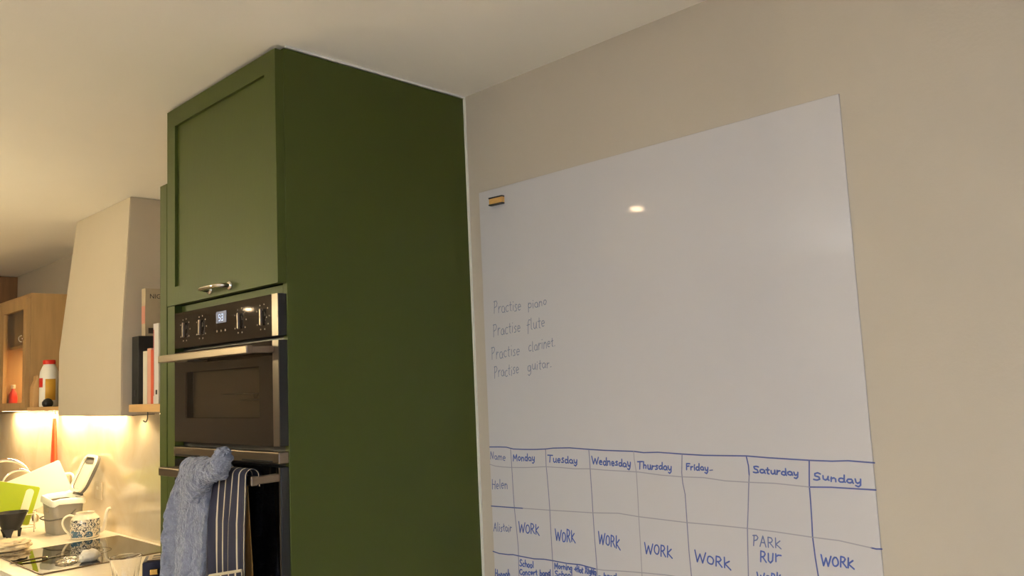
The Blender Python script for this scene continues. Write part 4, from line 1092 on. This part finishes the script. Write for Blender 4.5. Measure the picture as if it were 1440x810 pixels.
# boards, rack, dripper and tap at the far end
def board(name, label, corner, roll, lean, w, h, th, mtl, r=.02, slot=None):
    """panel facing +X/-Y; corner = lower right corner; roll turns it in its own plane, lean tips it back"""
    t = thing(name, label, 'cutting board', corner)
    ex = VR.copy(); nrm = Vector((ex.y, -ex.x, 0))       # faces the room
    ez = (Vector((0, 0, 1))*math.cos(lean) - nrm*math.sin(lean)).normalized()
    n2 = ex.cross(ez)
    u = (ex*math.cos(roll) - ez*math.sin(roll)); v = (ez*math.cos(roll) + ex*math.sin(roll))
    def P(x, y, z): return u*(x-w/2) + v*(y+h/2) + n2*z
    bm = NB(); out = rrect(w, h, r, 6)
    if slot:
        sx, sy, sw, sh = slot; inn = [(x+sx, y+sy) for x, y in rrect(sw, sh, min(sw, sh)*.45, 6)]
        slab_holes(bm, out, inn, lambda a, c, z: P(a, c, z), -th, 0)
    else: loft(bm, [[P(x, y, z) for x, y in out] for z in (-th, 0)])
    obj('board', bm, mtl, t); return t
board('cutting_board', 'lime green plastic cutting board with a long handle slot', (-3.044, -.264, .9685), math.radians(15), 0.0, .34, .19, .009, M['lime'], r=.010, slot=(.131, .010, .036, .140))
board('cutting_board', 'white cutting board leaning tilted behind the lime green board', (-3.115, -.033, 1.0975), math.radians(-21.8), 0.0, .42, .19, .008, M['white'], r=.010)
# dish rack
dk = thing('dish_rack', 'pale wire dish rack at the left behind the black funnel', 'rack', (-3.077, -.347, Z))
b = NB()
def P(a, z, n=0.0): 
    q = VR*a + Vector((VR.y, -VR.x, 0))*n; return (q.x, q.y, z)
for z, n in ((.090, .045), (.090, -.055), (.027, .045), (.027, -.055)): tube(b, [P(-.22, z, n), P(0, z, n), P(.115, z, n)], .0022, 7)
for a in (-.22, -.11, .0, .115):
    tube(b, [P(a, .090, -.055), P(a, .027, -.055), P(a, .027, .045), P(a, .090, .045)], .0020, 7)
tube(b, [P(.115, .027, .045), P(.115, .0015, .045)], .0035, 7); tube(b, [P(.115, .027, -.055), P(.115, .0015, -.055)], .0035, 7)
tube(b, [P(-.22, .027, .045), P(-.22, .0015, .045)], .0035, 7); tube(b, [P(-.22, .027, -.055), P(-.22, .0015, -.055)], .0035, 7)
obj('wire_frame', b, M['cream'], dk, smooth=True)
# black dripper
t = thing('coffee_dripper', 'black plastic funnel shaped coffee dripper standing on its legs', 'funnel', (-2.945, -.366, Z)); t.scale = (1, 1, .92)
b = NB(); lathe(b, [(.068, .122), (.071, .122), (.072, .130), (.068, .130), (.064, .118), (.048, .078), (.038, .052), (.012, .046), (.012, .040), (.037, .036), (.042, .052), (.053, .080), (.068, .122)], 40); obj('cone', b, M['blackmatte'], t, smooth=True, auto=40)
for k in range(3):
    a = math.atan2(VR.y, VR.x) + k*2*PI/3 + .3
    bm = NB(); loft(bm, [[(math.cos(a)*(rad+dx) - math.sin(a)*dy, math.sin(a)*(rad+dx) + math.cos(a)*dy, z) for dx, dy in ((-.004, -wl), (.004, -wl), (.004, wl), (-.004, wl))] for rad, wl, z in ((.034, .009, 0), (.035, .014, .020), (.037, .024, .045))]); obj('leg', bm, M['blackmatte'], t)
# white jug behind the boards
t = thing('jug', 'white plastic jug with loop handle half hidden behind the white board', 'jug', (-3.230, -.056, Z), math.radians(15)); t.scale = (1, 1, 1.2)
b = NB(); lathe(b, [(0, 0), (.033, 0), (.035, .004), (.037, .20), (.039, .215), (.037, .215), (.035, .198), (.033, .008), (0, .006)], 40); obj('jug_body', b, M['white'], t, smooth=True, auto=40)
b = NB(); tube(b, spline([(.036, 0, .105), (.045, 0, .103), (.055, 0, .102)], 3), .004, 8)
tube(b, spline([(.037, 0, .208), (.075, 0, .212), (.098, 0, .203), (.106, 0, .170), (.106, 0, .135), (.096, 0, .120), (.036, 0, .122)], 6), .0062, 10); obj('handle', b, M['white'], t, smooth=True)
# taps
tpn = thing('mixer_tap', 'chrome kitchen tap with a wide swan neck arch at far left', 'tap', (-3.57, -.10, Z))
b = NB(); tube(b, [(0, 0, 0), (0, 0, .012), (0, 0, .013)], [.026, .026, .02], 20); tube(b, [(0, 0, .01), (0, 0, .09), (0, 0, .10)], [.018, .018, .011], 20); obj('tap_base', b, M['chrome'], tpn, smooth=True, auto=40)
b = NB(); pts = [P(0, .09)] + [Vector(P(0, .14))] + [Vector(P(-.14, 0)) + VR*.14*math.cos(a*PI/14) + Vector((0, 0, .190+.14*math.sin(a*PI/14))) for a in range(15)] + [Vector(P(-.28, .15))]
tube(b, spline(pts, 3), .0095, 12); obj('swan_neck', b, M['chrome'], tpn, smooth=True)
b = NB(); tube(b, [P(.015, .06), P(.045, .075), P(.075, .10)], [.006, .006, .005], 10); obj('lever', b, M['chrome'], tpn, smooth=True)
t2 = thing('filter_tap', 'smaller chrome arched tap in front of the wide one', 'tap', (-3.38, -.14, Z))
b = NB(); tube(b, [(0, 0, 0), (0, 0, .03), (0, 0, .04)], [.017, .017, .009], 18); obj('tap_base', b, M['chrome'], t2, smooth=True, auto=40)
b = NB(); pts = [P(0, .03), P(0, .14)] + [VR*(-.078 + .078*math.cos(a*PI/14)) + Vector((0, 0, .206+.078*math.sin(a*PI/14))) for a in range(15)] + [P(-.156, .15)]
tube(b, spline(pts, 3), .0075, 12); obj('swan_neck', b, M['chrome'], t2, smooth=True)
